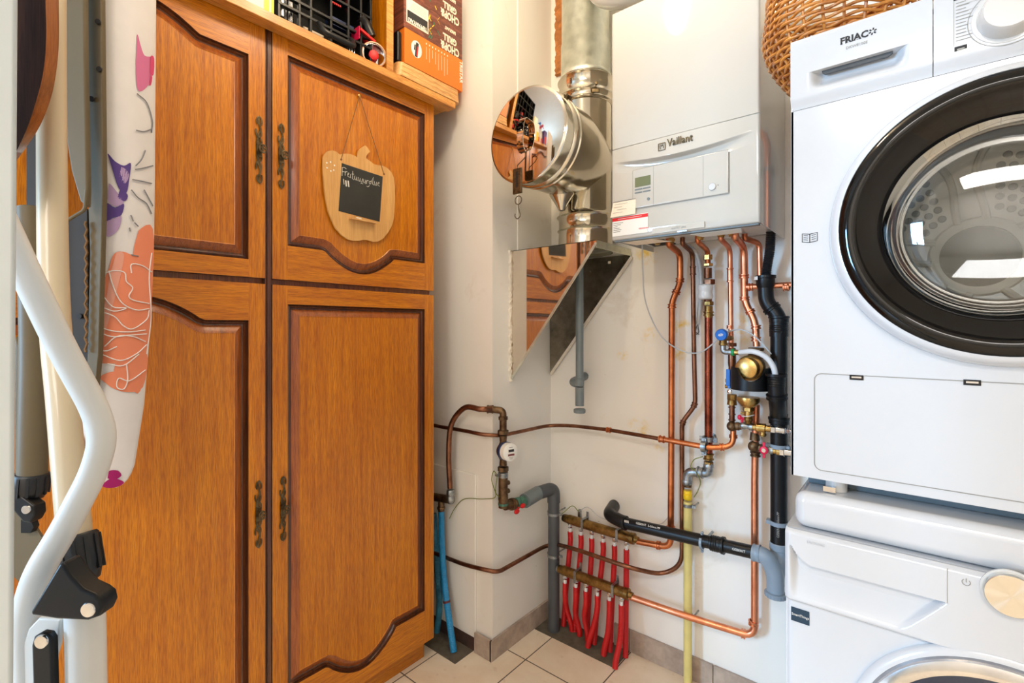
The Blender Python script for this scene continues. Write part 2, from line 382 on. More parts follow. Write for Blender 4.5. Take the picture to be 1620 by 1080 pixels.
def grillcard():
    t = NT('brown_plank_print_card'); v = t.coord((1, 5, 22)); n = t.noise(v, 4, 6, .7, .5)
    c = t.ramp(n, [(.28, srgb(58, 28, 20)), (.75, srgb(158, 92, 66)), (.5, srgb(104, 56, 42))])
    t.l(c, t.b.inputs['Base Color']); t.set(Roughness=.4); return t.mat
M['grill'] = grillcard()
def steelknob():
    t = NT('brushed_steel_dial'); v = t.coord(); t.b.inputs['Base Color'].default_value = srgb(222, 220, 214); t.set(Metallic=1, Roughness=.22); t.b.inputs['Anisotropic'].default_value = .95
    tg = t.n('ShaderNodeTangent'); tg.direction_type = 'RADIAL'; tg.axis = 'Y'; t.l(tg.outputs[0], t.b.inputs['Tangent']); return t.mat
M['dial'] = steelknob()
# ---------------------------------------------------------------- the room
def struct(name, mb, mats, **k): return mb.build(name, mats, None, kind='structure', flatshade=True, **k)
XL, XR, YB, YN, ZC = -2.08, 1.7, 1.75, -2.5, 2.72
PX, PY = -1.236, 1.371      # the pier's corner
struct('floor', MB().box(-3.7, YN-.1, -.06, XR+.1, YB+.1, 0), M['floor'])
struct('ceiling', MB().box(-3.7, YN-.1, ZC, XR+.1, YB+.1, ZC+.1), M['wall'])
struct('wall_back', MB().box(XL-.1, YB, 0, XR+.1, YB+.12, ZC), M['wall_stain'])
struct('wall_right', MB().box(XR, YN-.1, 0, XR+.12, YB+.1, ZC), M['wall'])
struct('wall_corner', MB().box(XL, PY, 0, PX, YB, ZC).box(PX-.002, PY+.147, CAMZ+.31, PX+.004, YB, ZC), M['wall'])
# lower boxed-in panel left of the pier's corner
struct('trim_1', MB().box(-1.66, PY-.008, 0, onY(754, 900, PY).x, PY, onY(754, 750, PY).z), M['wall'], bevel=.003)
XH = -3.6
HX_0, HX_1, HZ_0, HZ_1 = -3.2, -1.5, .10, 2.3
struct('wall_near', MB().box(XH-.1, YN-.12, 0, HX_0, YN, ZC).box(HX_1, YN-.12, 0, XR+.1, YN, ZC).box(HX_0, YN-.12, 0, HX_1, YN, HZ_0).box(HX_0, YN-.12, HZ_1, HX_1, YN, ZC), M['wall'])
struct('wall_left', MB().box(XL-.12, -.12, 0, XL, YB+.1, ZC).box(XH, -.24, 0, XL, -.12, ZC).box(XH-.1, YN-.1, 0, XH, -.12, ZC), M['wall'])
fr = MB(); t_ = .045; fy = YN-.09
fr.box(HX_0, fy, HZ_0, HX_0+t_, fy+.06, HZ_1).box(HX_1-t_, fy, HZ_0, HX_1, fy+.06, HZ_1).box(HX_0, fy, HZ_0, HX_1, fy+.06, HZ_0+t_).box(HX_0, fy, HZ_1-t_, HX_1, fy+.06, HZ_1)
wf = struct('window_1', fr, M['white_plastic'])
MB().box(HX_0+t_, fy+.027, HZ_0+t_, HX_1-t_, fy+.033, HZ_1-t_).build('glass_pane', M['window_glass'], wf)
# skirting tiles
def skirt(name, boxes):
    m = MB()
    for b in boxes: m.box(*b)
    return m.build(name, M['skirt'], None, kind='structure', bevel=.0015)
xs = [-.845, -.862+.004, -.548, -.545+.0, -.21]
skirt('baseboard_back', [(-.862+.003, YB-.010, 0, -.548, YB, .085), (-.545, YB-.010, 0, -.215, YB, .085), (-.212, YB-.010, 0, .12, YB, .085), (-.925, YB-.010, 0, -.862, YB, .085)])
xe = onY(755, 900, PY).x
skirt('baseboard_corner', [(xe, PY-.018, 0, PX+.009, PY-.008, .078), (PX, PY-.018, 0, PX+.010, 1.738, .078)])
struct('trim_2', MB().box(-1.66, PY-.010, 0, xe, PY-.0081, .05), plain('rough_brown_mortar', srgb(70, 48, 40), .9, 0, .4, 40))
# bare concrete patches in the tiles
struct('floor_patch_1', MB().box(PX+.0101, 1.62, 0, -.858, YB-.0005, .0012), M['grout_dark'])
struct('floor_patch_2', MB().box(-1.62, 1.262, 0, -1.325, PY-.011, .0012), M['grout_dark'])
# ---------------------------------------------------------------- ceiling lamp (above the frame, seen in reflections)
t = thing('ceiling_lamp', (-.781, .837, ZC), 'small round ceiling lamp with a glowing glass globe, above the room', 'lamp')
MB().lathe([(.055, 0), (.055, -.012), (.025, -.018), (.025, -.028)], (-.781, .837, ZC), (0, 0, 1), 24).build('base', M['white_plastic'], t)
MB().ball((-.781, .837, 2.585), .042, 24, sq=(1, 1, 2.4)).build('glass_globe', M['bulb'], t)
# ---------------------------------------------------------------- cupboard
CX = -1.41
ct = thing('tall_cupboard', (-1.74, .62, 0), 'tall orange oak cupboard with arched raised-panel doors and dark grooves', 'cupboard')
Y0, Y1, Y2 = .012, .6275, 1.232
ZB, ZT = .079, 2.098
MB().box(XL+.012, Y0-.004, .075, CX-.024, Y2, ZT).build('carcass', M['oak_mid'], ct)
MB().box(XL+.012, Y0-.004, 0, -1.447, 1.215, .075).build('plinth', M['oak_h'], ct)
def arch(ya, yb, zf, h, N, y0, y1):
    pts = []
    for i in range(N+1):
        y = ya+(yb-ya)*i/N; z = zf
        if h and y0 < y < y1: z = zf + h*math.sin(math.pi*(y-y0)/(y1-y0))**.85
        pts.append((y, z))
    return pts
def door(y0, y1, z0, z1, st, zb, hb, zt, ht, arcb=None, arct=None, name='door'):
    """raised-panel door on plane x=CX, arch of height h in bottom / top rails"""
    N = 48; a, b = y0+st, y1-st
    bot = arch(a, b, zb, hb, N, *(arcb or (0, 0))); top = arch(a, b, zt, ht, N, *(arct or (0, 0)))
    side = [(b, zb+(zt-zb)*i/12) for i in range(1, 12)]; side2 = [(a, zt+(zb-zt)*i/12) for i in range(1, 12)]
    loop = bot+side+top[::-1]+side2
    n = len(loop)
    def inset(d):
        out = []
        for i in range(n):
            p0, p1, p2 = V(loop[i-1]), V(loop[i]), V(loop[(i+1) % n])
            e1 = (p1-p0).normalized(); e2 = (p2-p1).normalized()
            n1 = V((-e1.y, e1.x)); n2 = V((-e2.y, e2.x)); m_ = (n1+n2); m_ = m_/max(.35, m_.dot(n1)) if m_.length > 1e-6 else n1
            out.append(p1+m_*d)
        def row(pts):
            pts = sorted([(p.x, p.y) for p in pts]); res = []
            for j in range(N+1):
                y = a+d+(b-a-2*d)*j/N
                for q0, q1 in zip(pts, pts[1:]):
                    if q0[0]-1e-9 <= y <= q1[0]+1e-9: res.append(V((y, q0[1]+(q1[1]-q0[1])*((y-q0[0])/max(1e-9, q1[0]-q0[0]))))); break
                else: res.append(V((y, pts[0][1] if y < pts[0][0] else pts[-1][1])))
            return res
        B_ = row(out[:N+1]); T_ = row(out[N+12:2*N+13])
        sa = [B_[-1].lerp(T_[-1], i/12) for i in range(1, 12)]; sb = [T_[0].lerp(B_[0], i/12) for i in range(1, 12)]
        return B_+sa+T_[::-1]+sb
    d_ = MB(); th = .022
    # stiles, rails
    X = CX
    def quad(pts, m): d_.add([(X, p[0], p[1]) for p in pts], [tuple(range(len(pts)))], m)
    bv = .0015
    quad([(y0, z0), (a, z0), (a, z1), (y0, z1)], 0); quad([(b, z0), (y1, z0), (y1, z1), (b, z1)], 0)
    for i in range(N):
        quad([(bot[i][0], z0), (bot[i+1][0], z0), bot[i+1], bot[i]], 1)
        quad([top[i], top[i+1], (top[i+1][0], z1), (top[i][0], z1)], 1)
    # back and edges
    d_.add([(X, y0, z0), (X, y1, z0), (X, y1, z1), (X, y0, z1), (X-th, y0, z0), (X-th, y1, z0), (X-th, y1, z1), (X-th, y0, z1)],
           [(0, 4, 5, 1), (1, 5, 6, 2), (2, 6, 7, 3), (3, 7, 4, 0), (4, 7, 6, 5)], 2)
    # moulding rings: (inset, height, material)
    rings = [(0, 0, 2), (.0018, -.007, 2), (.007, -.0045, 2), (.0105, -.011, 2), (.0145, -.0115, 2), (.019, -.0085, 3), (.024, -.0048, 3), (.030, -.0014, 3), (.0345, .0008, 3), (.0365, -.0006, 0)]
    prev = None
    pan = MB()
    for k, (dd, h, m) in enumerate(rings):
        q = [(X+h, p.x, p.y) for p in inset(dd)]
        if prev:
            tgt = d_ if k <= 3 else pan
            fs = [(i, (i+1) % n, n+(i+1) % n, n+i) for i in range(n)]
            tgt.add(prev+q, fs, rings[k][2] if k <= 3 else (2 if k < 5 else 1 if k < 9 else 0))
        prev = q
    nb = N+1; it = lambda i: nb+11+(N-i)
    pan.add(prev, [(i, i+1, it(i+1), it(i)) for i in range(N)], 0)
    door_ = d_.build(name, [M['oak_v'], M['oak_h'], M['oak_darkv']], ct, sharp=30)
    pan.build('raised_panel', [M['oak_v'], M['oak_mid'], M['oak_darkv']], door_, sharp=30)
    return door_
def handle(yc, zc, L, parent):
    h = MB(); x = CX+.003
    def P(u, v): return (x, yc+u, zc+v)
    for s in (1, -1):
        k = L/2
        for (c, r, a0, a1) in [((.0, .82), .16, -.6, 4.0), ((.0, .50), .17, 2.6, 7.2), ((0, .22), .15, -.5, 3.9)]:
            pts = []
            for i in range(15):
                a = a0+(a1-a0)*i/14; rr = r*(1-.35*i/14)
                pts.append(P(rr*k*math.cos(a)*.55+c[0]*k, s*(c[1]*k+rr*k*math.sin(a))))
            h.tube(pts, [.0026*(1-.4*abs(i/14-.4)) for i in range(15)], 6, up=(1, 0, 0), flat=.5)
        h.tube([P(.002, s*k*.12), P(-.004, s*k*.35), P(.004, s*k*.6), P(-.001, s*k*.85), P(.002, s*k)], [.004, .0035, .003, .0028, .001], 6, up=(1, 0, 0), flat=.4)
    h.obox(P(0, 0), (1, 0, 0), (0, 1, 0), (0, 0, 1), .002, .0075, .020)
    o = h.build('handle_plate', M['antique'], parent)
    k = MB(); k.lathe([(.005, 0), (.003, .006), (.003, .012)], (x, yc, zc), (1, 0, 0), 12)
    ring = [(x+.016, yc+.004+.0085*math.cos(a), zc+.011*math.sin(a)) for a in [2*math.pi*i/16 for i in range(16)]]
    k.tube(ring, .0021, 6, closed=True)
    k.tube([(x+.016, yc+.004, zc-.011), (x+.018, yc+.004, zc), (x+.016, yc+.004, zc+.011)], .002, 6)
    k.tube([(x+.016, yc-.004, zc), (x+.018, yc+.004, zc), (x+.016, yc+.0125, zc)], .002, 6)
    k.build('knob', M['antique'], o)
zg0, zg1 = CAMZ+.122, CAMZ+.1385
st = .044
z = CAMZ
d1 = door(.632, Y2, zg1, 2.096, st, z+.238, -.063, z+.792, 0, (.79, 1.05))
d2 = door(.632, Y2, ZB, zg0, st, z-1.05, -.075, z+.068, 0, (.80, 1.06))
d3 = door(Y0, .612, zg1, 2.096, st, z+.187, 0, z+.748, .046, None, (.19, .447))
d4 = door(Y0, .612, ZB, zg0, st, z-1.05, -.075, z+.02, .058, (.19, .447), (.17, .455))
MB().box(CX-.03, .6135, ZB, CX-.004, .618, 2.096).box(CX-.024, .619, ZB, CX-.002, .631, 2.096).build('centre_stile', M['oak_darkv'], ct, bevel=.001)
hy1 = onX(444, 247, CX).y; hy0 = onX(409, 237, CX).y
handle(hy1, onX(444, 247, CX).z, .19, d1); handle(hy0, onX(409, 237, CX).z, .19, d3)
handle(onX(447, 804, CX).y, onX(447, 804, CX).z, .19, d2); handle(onX(408, 813, CX).y, onX(408, 813, CX).z, .19, d4)
# ---------------------------------------------------------------- shelf above the cupboard
SX = -1.362; SZ0, SZ1 = CAMZ+.836, CAMZ+.862
# (2.086 .. 2.112)  the cupboard's own top sits just under it at the back
sh = thing('shelf_unit', (-1.7, .4, SZ1), 'light wood shelf board over the cupboard with an upright divider', 'shelf')
MB().box(-2.07, -.0, 2.1, SX-.046, 1.31, SZ1).box(SX-.046, -.0, SZ0, SX, 1.30, SZ1).build('shelf_board', M['pine'], sh, bevel=.002)
yd = onX(622, 60, SX).y
MB().box(-2.0, yd-.024, SZ1, SX-.004, yd, ZC-.01).build('divider', M['oak_v'], sh)
MB().box(SX-.004, yd-.026, SZ1, SX, yd+.001, ZC-.01).build('edge_strip', M['pine'], sh)
# ---------------------------------------------------------------- pipes on the back wall
def P(px, py, y=1.70): return onY(px, py, y)
def coupling(mb, p, d, r, L=.03, n=14, ends=1.38, sleeve=1.16):
    p, d = V(p), V(d).normalized()
    e = .0022
    mb.lathe([(r*1.0, -L/2-.001), (r*ends, -L/2), (r*ends, -L/2+e*1.6), (r*sleeve, -L/2+e*2.4), (r*sleeve, L/2-e*2.4), (r*ends, L/2-e*1.6), (r*ends, L/2), (r*1.0, L/2+.001)], p, d, n, caps=False)
def nut(mb, p, d, r, L, n=6):
    mb.lathe([(r*.88, -L/2), (r, -L/2+.0015), (r, L/2-.0015), (r*.88, L/2)], p, d, n)
def clampring(mb, p, d, r, wd=.012, th=.0025, lug=(1, 0, 0)):
    p, d = V(p), V(d).normalized()
    mb.lathe([(r, -wd/2), (r+th, -wd/2), (r+th, wd/2), (r, wd/2), (r, -wd/2)], p, d, 20, caps=False)
    l = V(lug).normalized(); c = d.cross(l)
    mb.obox(p+l*(r+.006), l, c, d, .007, .004, wd*.45); mb.cyl(p+l*(r+.007)-c*.009, p+l*(r+.007)+c*.009, .0028, 8)
def wall_stem(mb, p, r=.004):
    p = V(p); mb.cyl(p, (p.x, YB-.001, p.z), r, 8); mb.lathe([(.011, 0), (.011, .003)], (p.x, YB-.004, p.z), (0, 1, 0), 12)
def run(name, pts, r, mat, label, cat='pipe', rad=.035, coup=(), clamps=(), group=None, cmat=None, seg=6, n=14, smooth=False, cL=.03):
    pp = spline(pts, 8) if smooth else path(pts, rad, seg)
    lo = min(pp, key=lambda q: q.z)
    t = thing(name, lo, label, cat, group)
    MB().tube(pp, r, n).build('tube', mat, t)
    for c in coup:
        c3 = V(c[0]); L = c[1] if len(c) > 1 else cL
        # nearest segment direction
        best = min(range(len(pp)-1), key=lambda i: ((pp[i]+pp[i+1])/2-c3).length if (pp[i+1]-pp[i]).length < .05 else dseg(c3, pp[i], pp[i+1]))
        d = pp[best+1]-pp[best]; q = nearest(c3, pp[best], pp[best+1])
        m = MB(); coupling(m, q, d, r, L); m.build('coupling', cmat or mat, t)
    for c in clamps:
        c3 = V(c); best = min(range(len(pp)-1), key=lambda i: dseg(c3, pp[i], pp[i+1])); q = nearest(c3, pp[best], pp[best+1])
        m = MB(); clampring(m, q, pp[best+1]-pp[best], r); wall_stem(m, q+V((0, r+.002, 0))); m.build('pipe_clamp', M['zinc'], t)
    return t
def nearest(p, a, b):
    ab = b-a; t = max(0, min(1, (p-a).dot(ab)/max(1e-12, ab.length_squared))); return a+ab*t
def dseg(p, a, b): return (nearest(p, a, b)-p).length
BZ = CAMZ+.300   # underside of the boiler
def topdrop(x, y=1.70, y0=1.60, z=None): # leaves the boiler's underside, bends back to the wall
    z = z or BZ; return [V((x, y0, z-.002)), V((x, y0, z-.022)), V((x, y, z-.040))]
C, CD, CW = M['copper'], M['copper_dull'], M['copper_warm']
# A: flow pipe from the boiler's left outlet, S bend, down to the upper manifold
xa = P(1076, 420).x
A = topdrop(xa)+[P(1076, 447), P(1063, 478), P(1062, 700), P(1061, 866, 1.70), P(1008, 856, 1.70)]
ra = run('copper_pipe', A, .011, CW, 'thick copper pipe leftmost under the boiler, running to the upper brass manifold', rad=[0, .02, .03, .02, .02, .03, .035, 0],
    coup=[(P(1076, 443),.014), (P(1062, 484), .014), (P(1070, 462), .012), (P(1061, 835),.014), (P(1042, 864), .012)])
# B: thin pipe that also runs left along the wall round the pier to behind the cupboard
xb = P(1095, 430).x
yB = 1.705
B = topdrop(xb, yB, 1.61)+[P(1098, 560, yB), P(1100, 640, yB), P(1079, 668, yB), P(1079, 780, yB), P(1079, 893, yB), P(1048, 909, yB), P(1000, 899, 1.62), P(900, 865, 1.62),
     V((PX+.028, yB, onX(868, 860, PX+.028).z)), V((PX+.028, PY-.002, onX(788, 897, PX).z+.002)), V((PX-.02, PY-.032, onY(765, 900, PY-.03).z)), onY(735, 893, PY-.03), onY(686, 874, PY-.03), V((-1.66, PY-.03, onY(686, 874, PY-.03).z+.02))]
rb = run('copper_pipe', B, .0078, M['copper_tan'], 'thin brown copper pipe sweeping low along the wall, passing before the red tubes', rad=[0, .02, .03, .03, .02, .02, .02, .05, .05, .10, .10, .09, .035, .05, .09, 0, 0],
    coup=[(P(1095, 428, yB), .030), (P(1098, 640, yB), .014), (P(1080, 668, yB), .012)])
# C: gas line
t = thing('gas_pipe', P(1088, 1080, 1.70), 'gas pipe with white-capped valve, copper above and pale yellow down to the floor', 'pipe')
tg = P(1120, 420).x
MB().tube(path(topdrop(tg, 1.70, 1.60)+[P(1120, 420)], [0, .02, .03, 0]), .0085, 14).build('upper_tube', CW, t)
m = MB(); nut(m, P(1120, 407), (0, 0, 1), .0145, .018); nut(m, P(1120, 419), (0, 0, 1), .0165, .010); m.build('brass_nut', M['gold_brass'], t)
m = MB(); m.cyl(P(1120, 424), P(1120, 440), .013, 16); nut(m, P(1122, 446), (0, 0, 1), .019, .018); m.cyl(P(1120, 450), P(1120, 480), .013, 16); m.build('valve_body', M['copper_tan'], t)
vc = P(1116, 462, 1.668)
m = MB(); m.lathe([(.0185, -.024), (.0235, -.020), (.0245, -.012), (.0215, -.002), (.0215, .004), (.0245, .014), (.0235, .022), (.018, .026)], vc, (0, 0, 1), 28); m.lathe([(.013, 0), (.013, .03)], vc, (0, 1, 0), 12)
m.build('white_cap', M['white_plastic'], t, sharp=60)
m = MB(); nut(m, P(1121, 480), (0, 0, 1), .0165, .014); m.cyl(P(1121, 484), P(1121, 502), .0135, 16); coupling(m, P(1121, 496), (0, 0, 1), .0125, .014); m.build('lower_nut', M['brass_dull'], t)
MB().cyl(P(1121, 500), P(1121, 716), .0128, 16).build('copper_length', metal('red_brown_copper', srgb(158, 82, 58), .26, .3, 16, srgb(110, 52, 38)), t)
m = MB(); coupling(m, P(1121, 722), (0, 0, 1), .0125, .020); nut(m, P(1121, 732), (0, 0, 1), .016, .012); m.build('brass_coupling', M['brass_dull'], t)
m = MB(); m.tube(path([P(1121, 735), P(1121, 748), P(1088, 746), P(1087, 764)], .018, 8), .0155, 16)
for q in (P(1121, 737), P(1108, 747), P(1087, 762)): m.ball(q, .0175, 14)
coupling(m, P(1108, 747), (1, 0, 0), .0145, .02)
m.build('galvanised_elbows', M['zinc'], t)
m = MB(); nut(m, P(1088, 767), (0, 0, 1), .0135, .014, 10); m.build('rusty_nipple', M['bronze'], t)
MB().lathe([(.012, 0), (.0145, .003), (.0145, .018), (.0125, .02), (.0145, .022), (.0135, .032)], P(1088, 790), (0, 0, 1), 18).build('yellow_tape', M['yellow_tape'], t)
fl = P(1090, 1000); MB().cyl((P(1088, 790).x, 1.70, P(1088, 793).z), (P(1088, 790).x, 1.70, .0), .0138, 18).build('yellow_tube', M['yellow_paint'], t)
for py in (799, 972):
    m = MB(); q = P(1088, py); clampring(m, (P(1088, 790).x, 1.70, q.z), (0, 0, 1), .0138, .010, lug=(1, 0, 0)); m.cyl(V((P(1088, 790).x+.02, 1.70, q.z)), (P(1088, 790).x+.02, YB-.001, q.z), .003, 8); m.build('pipe_clamp', M['zinc'], t)
# D: cold supply: ball valve with blue handle, globe elbow, then along the wall left
yD = 1.70
t = thing('copper_pipe', P(1160, 700, yD), 'copper pipe with blue lever valve, running left along the wall behind the water meter', 'pipe')
xd = P(1155, 430).x
MB().tube(path(topdrop(xd, yD)+[P(1156, 500, yD), P(1157, 560, yD)], [0, .02, .03, 0, 0]), .008, 14).build('tube', C, t)
for py, L in ((435, .046), (517, .010)):
    m = MB(); coupling(m, P(1155, py, yD), (0, 0, 1), .008, L); m.build('coupling', C, t)
m = MB(); m.lathe([(.0105, 0), (.0125, .004), (.0105, .008), (.0125, .02), (.0115, .03), (.0125, .04), (.0105, .06), (.0125, .075), (.012, .12), (.010, .125)], P(1158, 610, yD), (0, 0, 1), 16)
nut(m, P(1158, 545, yD), (0, 0, 1), .0145, .012); m.build('valve_body', M['copper_tan'], t)
m = MB(); nut(m, P(1158, 628, yD), (0, 0, 1), .0155, .020, 8); m.lathe([(.0155, 0), (.0135, .02)], P(1158, 640, yD), (0, 0, 1), 14)
m.cyl(P(1148, 602, yD), P(1158, 602, yD), .006, 10); m.cyl(P(1147, 611, yD-.004), P(1158, 611, yD), .0065, 10); m.build('valve_fitting', M['brass_dull'], t)
m = MB(); m.obox(P(1152, 597, 1.672), (1, 0, 0), (0, 1, 0), (0, 0, 1), .0065, .003, .027); m.cyl(P(1153, 612, 1.674), P(1157, 612, 1.70), .005, 10); m.build('blue_lever', M['blue_plastic'], t, bevel=.002)
m = MB(); m.lathe([(.004, 0), (.0075, .003), (.0075, .008), (.0045, .010)], P(1155, 619, 1.683), (0, -1, 0), 14); m.build('test_plug', M['chrome'], t)
m = MB(); m.cyl(P(1158, 638, yD), P(1158, 668, yD), .0088, 14)
for py in (644, 655, 664): m.lathe([(.0115, -.0015), (.0115, .0015)], P(1158, py, yD), (0, 0, 1), 14)
m.build('coupling', M['copper_tan'], t)
gb_ = P(1158, 674, 1.69); m = MB().ball(gb_, .0165, 20); m.cyl(gb_, P(1172, 674, 1.69), .0115, 14); nut(m, P(1167, 674, 1.69), (1, 0, 0), .0135, .012, 10); m.build('globe_elbow', M['bronze'], t)
Dp = [P(1160, 676, yD), P(1160, 706, 1.69), P(1122, 708, 1.668), P(1045, 694, 1.668), P(965, 680, 1.675), P(905, 673, 1.69), V((PX+.03, yD-.01, onX(862, 674, PX+.03).z)), onX(830, 681, PX+.03), V((PX+.028, PY+.012, onX(793, 689, PX+.03).z)),
      V((PX-.02, PY-.034, onY(765, 687, PY-.03).z)), onY(735, 681, PY-.03), onY(686, 673, PY-.03), V((-1.66, PY-.03, onY(686, 673, PY-.03).z+.01))]
MB().tube(path(Dp[:4], [0, .03, .02, 0]), .0092, 14).build('tube', CW, t)
MB().tube(path(Dp[3:], [0, .03, .08, .08, .09, .09, .06, .09, .09, 0]), .0072, 14).build('brown_tube', M['copper_tan'], t)
for q, d, r, L in ((P(1160, 690, yD), (0, 0, 1), .0095, .010), (P(1142, 707, 1.68), Dp[2]-Dp[1], .0095, .012), (P(1047, 694.5, 1.668), Dp[4]-Dp[3], .0095, .018), (P(963, 680, 1.675), Dp[4]-Dp[3], .008, .016)):
    m = MB(); coupling(m, q, d, r, L); m.build('coupling', CW, t)
m = MB(); clampring(m, P(1114, 706, 1.668), (1, 0, 0), .015, .016, .004, lug=(0, 0, 1)); clampring(m, P(1114, 706, 1.668), (1, 0, 0), .015, .016, .004, lug=(0, 0, -1)); m.build('pipe_clamp', M['zinc'], t)
m = MB(); m.lathe([(.0095, -.009), (.0150, -.009), (.0150, .009), (.0095, .009)], P(1114, 706, 1.668), (1, 0, 0), 16); m.build('rubber_liner', M['rubber'], t)
m = MB(); clampring(m, P(1121, 694), (0, 0, 1), .0165, .016, .004, lug=(1, -.2, 0)); clampring(m, P(1121, 694), (0, 0, 1), .0165, .016, .004, lug=(-1, -.2, 0)); wall_stem(m, P(1121, 694)+V((0, .018, 0)))
tag(m.build('pipe_clamp_fitting', M['zinc']), 'zinc double pipe clamp round the gas pipe where the copper pipe crosses', 'clamp')
# E: heating return: tee, S bend, filter, long drop and bend to the lower manifold
yE = 1.70
xe_ = P(1177, 430).x
E1 = topdrop(xe_, yE)+[P(1178, 478, yE), P(1195, 508, yE), P(1197, 548, yE)]
t = thing('copper_pipe', P(1190, 1003, yE), 'copper pipe dropping behind the brass filter and running to the lower manifold', 'pipe')
MB().tube(path(E1, [0, .02, .035, .03, .03, 0]), .0112, 16).build('tube', C, t)
for q, d, L in ((P(1177, 437, yE), (0, 0, 1), .012), (P(1178, 472, yE), (0, 0, 1), .012), (P(1187, 493, yE), P(1195, 508, yE)-P(1178, 478, yE), .010), (P(1196, 517, yE), (0, 0, 1), .012), (P(1196, 536, yE), (0, 0, 1), .014)):
    m = MB(); coupling(m, q, d, .0112, L); m.build('coupling', C, t)
tee = P(1178, 454, yE)
m = MB(); m.cyl(tee, (-.195+.03, yE, tee.z), .0092, 14)
coupling(m, P(1188, 454, yE), (1, 0, 0), .0095, .012); coupling(m, P(1244, 454, yE), (1, 0, 0), .0095, .016); m.build('branch_tube', C, t)
E2 = [P(1196, 640, 1.705), P(1194, 760, 1.705), V((P(1194, 760, 1.705).x, 1.705, P(1190, 1006, 1.705).z)), P(1088, 975, 1.664), P(995, 943, 1.655)]
MB().tube(path(E2, [0, 0, .04, .05, 0]), .0112, 16).build('lower_tube', C, t)
for q, d, L in ((P(1192, 985, 1.705), (0, 0, 1), .014), (P(1176, 1002, 1.705), E2[3]-E2[2], .012)):
    m = MB(); coupling(m, q, d, .0112, L); m.build('coupling', C, t)
m = MB(); coupling(m, P(1195, 718, 1.705), (0, 0, 1), .0115, .014); m.ball(P(1193, 706, 1.70), .0185, 20); m.lathe([(.0155, -.012), (.013, .012)], P(1194, 690, 1.705), (0, 0, 1), 14)
m.cyl(P(1193, 708, 1.70), P(1206, 708, 1.70), .0115, 14); m.build('globe_elbow', M['bronze'], t)
# F: thin copper behind
xf = P(1202, 420, 1.72).x
run('copper_pipe', [V((xf-.03, 1.66, BZ-.004)), V((xf-.03, 1.66, BZ-.018)), V((xf, 1.715, BZ-.03)), P(1203, 455, 1.715)], .0088, C, 'short copper pipe rightmost under the boiler, left of the ribbed black hose', rad=[0, .02, .02, 0])
# pipe right of the boiler, seen mirrored in its glossy side
yR = 1.705
t2 = run('copper_pipe', [V((-.285, yR, tee.z-.01)), V((-.285, yR, CAMZ+.60)), V((-.215, yR, CAMZ+.665)), V((-.10, yR, CAMZ+.665))], .0105, C, 'vertical copper pipe on the wall right of the boiler, half hidden by the dryer', clamps=[(-.285, yR, CAMZ+.50)])
# brass stubs and nuts under the boiler
m = MB()
for px in (1042, 1092, 1108, 1140, 1160, 1066):
    x = P(px, 380, 1.60).x; nut(m, (x, 1.60, BZ-.009), (0, 0, 1), .014, .012); 
# ---------------------------------------------------------------- boiler
BX0, BX1, BY0, BY1 = -.766, -.326, 1.424, 1.745
BZ0, BZ1 = CAMZ+.281, CAMZ+1.015
t = thing('boiler', ((BX0+BX1)/2, 1.58, BZ0), 'white wall-hung gas boiler with display panel and raised brand name', 'boiler')
b = MB(); th = .004
b.box(BX0+.001, BY0+.025, BZ0, BX0+th, BY1, BZ1).box(BX1-th, BY0+.025, BZ0, BX1-.001, BY1, BZ1).box(BX0+.001, BY0+.03, BZ1-th, BX1-.001, BY1, BZ1)
b.box(BX0+th, BY1-.02, BZ, BX1-th, BY1, BZ1-th)
b.build('casing', M['enamel_warm'], t, bevel=.0012)
b = MB(); b.box(BX0+th+.0005, BY0+.03, BZ, BX1-th-.0005, BY1-.021, BZ+.006); b.build('underside_plate', M['white_metal'], t)
b = MB(); b.box(BX0+.02, BY0+.18, BZ-.0025, BX0+.10, BY1-.03, BZ-.0005); b.build('dark_opening', M['dark_gap'], t)
for i, px in enumerate((1040, 1062, 1108, 1141, 1158)):
    x = P(px, 380, 1.60).x; m = MB(); nut(m, (x, 1.60, BZ-.008), (0, 0, 1), .0125, .010); m.lathe([(.009, 0), (.009, -.018)], (x, 1.60, BZ), (0, 0, 1), 12); m.build('brass_connection', M['gold_brass'], t)
# front cover as a height field
NX, NZ = 72, 210; fv = []; ff = []
zl = CAMZ+.572
def hf(x, z):
    q = (x-(BX0+BX1)/2)/((BX1-BX0)/2*.93); e = max(0, 1-q*q) if abs(q) < 1 else 0
    zb = CAMZ+.531-.020*e; h = 0
    if abs(z-zl) < .0016: h = -.0035
    if zb < z < zl: h = .004*e+.010*e*((zl-z)/(zl-zb))
    elif z <= zb:
        u = (zb-z)/.035
        if u < 1: h = (.014*e)*(1-min(1, u*5)) - .007*e*math.sin(math.pi*min(1, u))
    ex = min(x-BX0, BX1-x); ez = min(z-BZ0, BZ1-z)
    for q_ in (ex, ez):
        if q_ < .007: h -= .007-math.sqrt(max(0, .007**2-(.007-q_)**2))
    return h
xsl = sorted(set([BX0+(BX1-BX0)*i/NX for i in range(NX+1)]+[BX0+.001, BX0+.0025, BX0+.0045, BX1-.001, BX1-.0025, BX1-.0045]))
zsl = sorted(set([BZ0+.001, BZ0+.0025, BZ0+.0045, BZ1-.0025]+[BZ0+(CAMZ+.48-BZ0)*i/8 for i in range(9)]+[CAMZ+.48+.10*i/90 for i in range(91)]+[CAMZ+.58+(BZ1-CAMZ-.58)*i/14 for i in range(15)]))
for z_ in zsl:
    for x_ in xsl: fv.append((x_, BY0-hf(x_, z_), z_))
nx = len(xsl)
for j in range(len(zsl)-1):
    for i in range(nx-1): ff.append((j*nx+i, j*nx+i+1, (j+1)*nx+i+1, (j+1)*nx+i))
b = MB().add(fv, ff); 
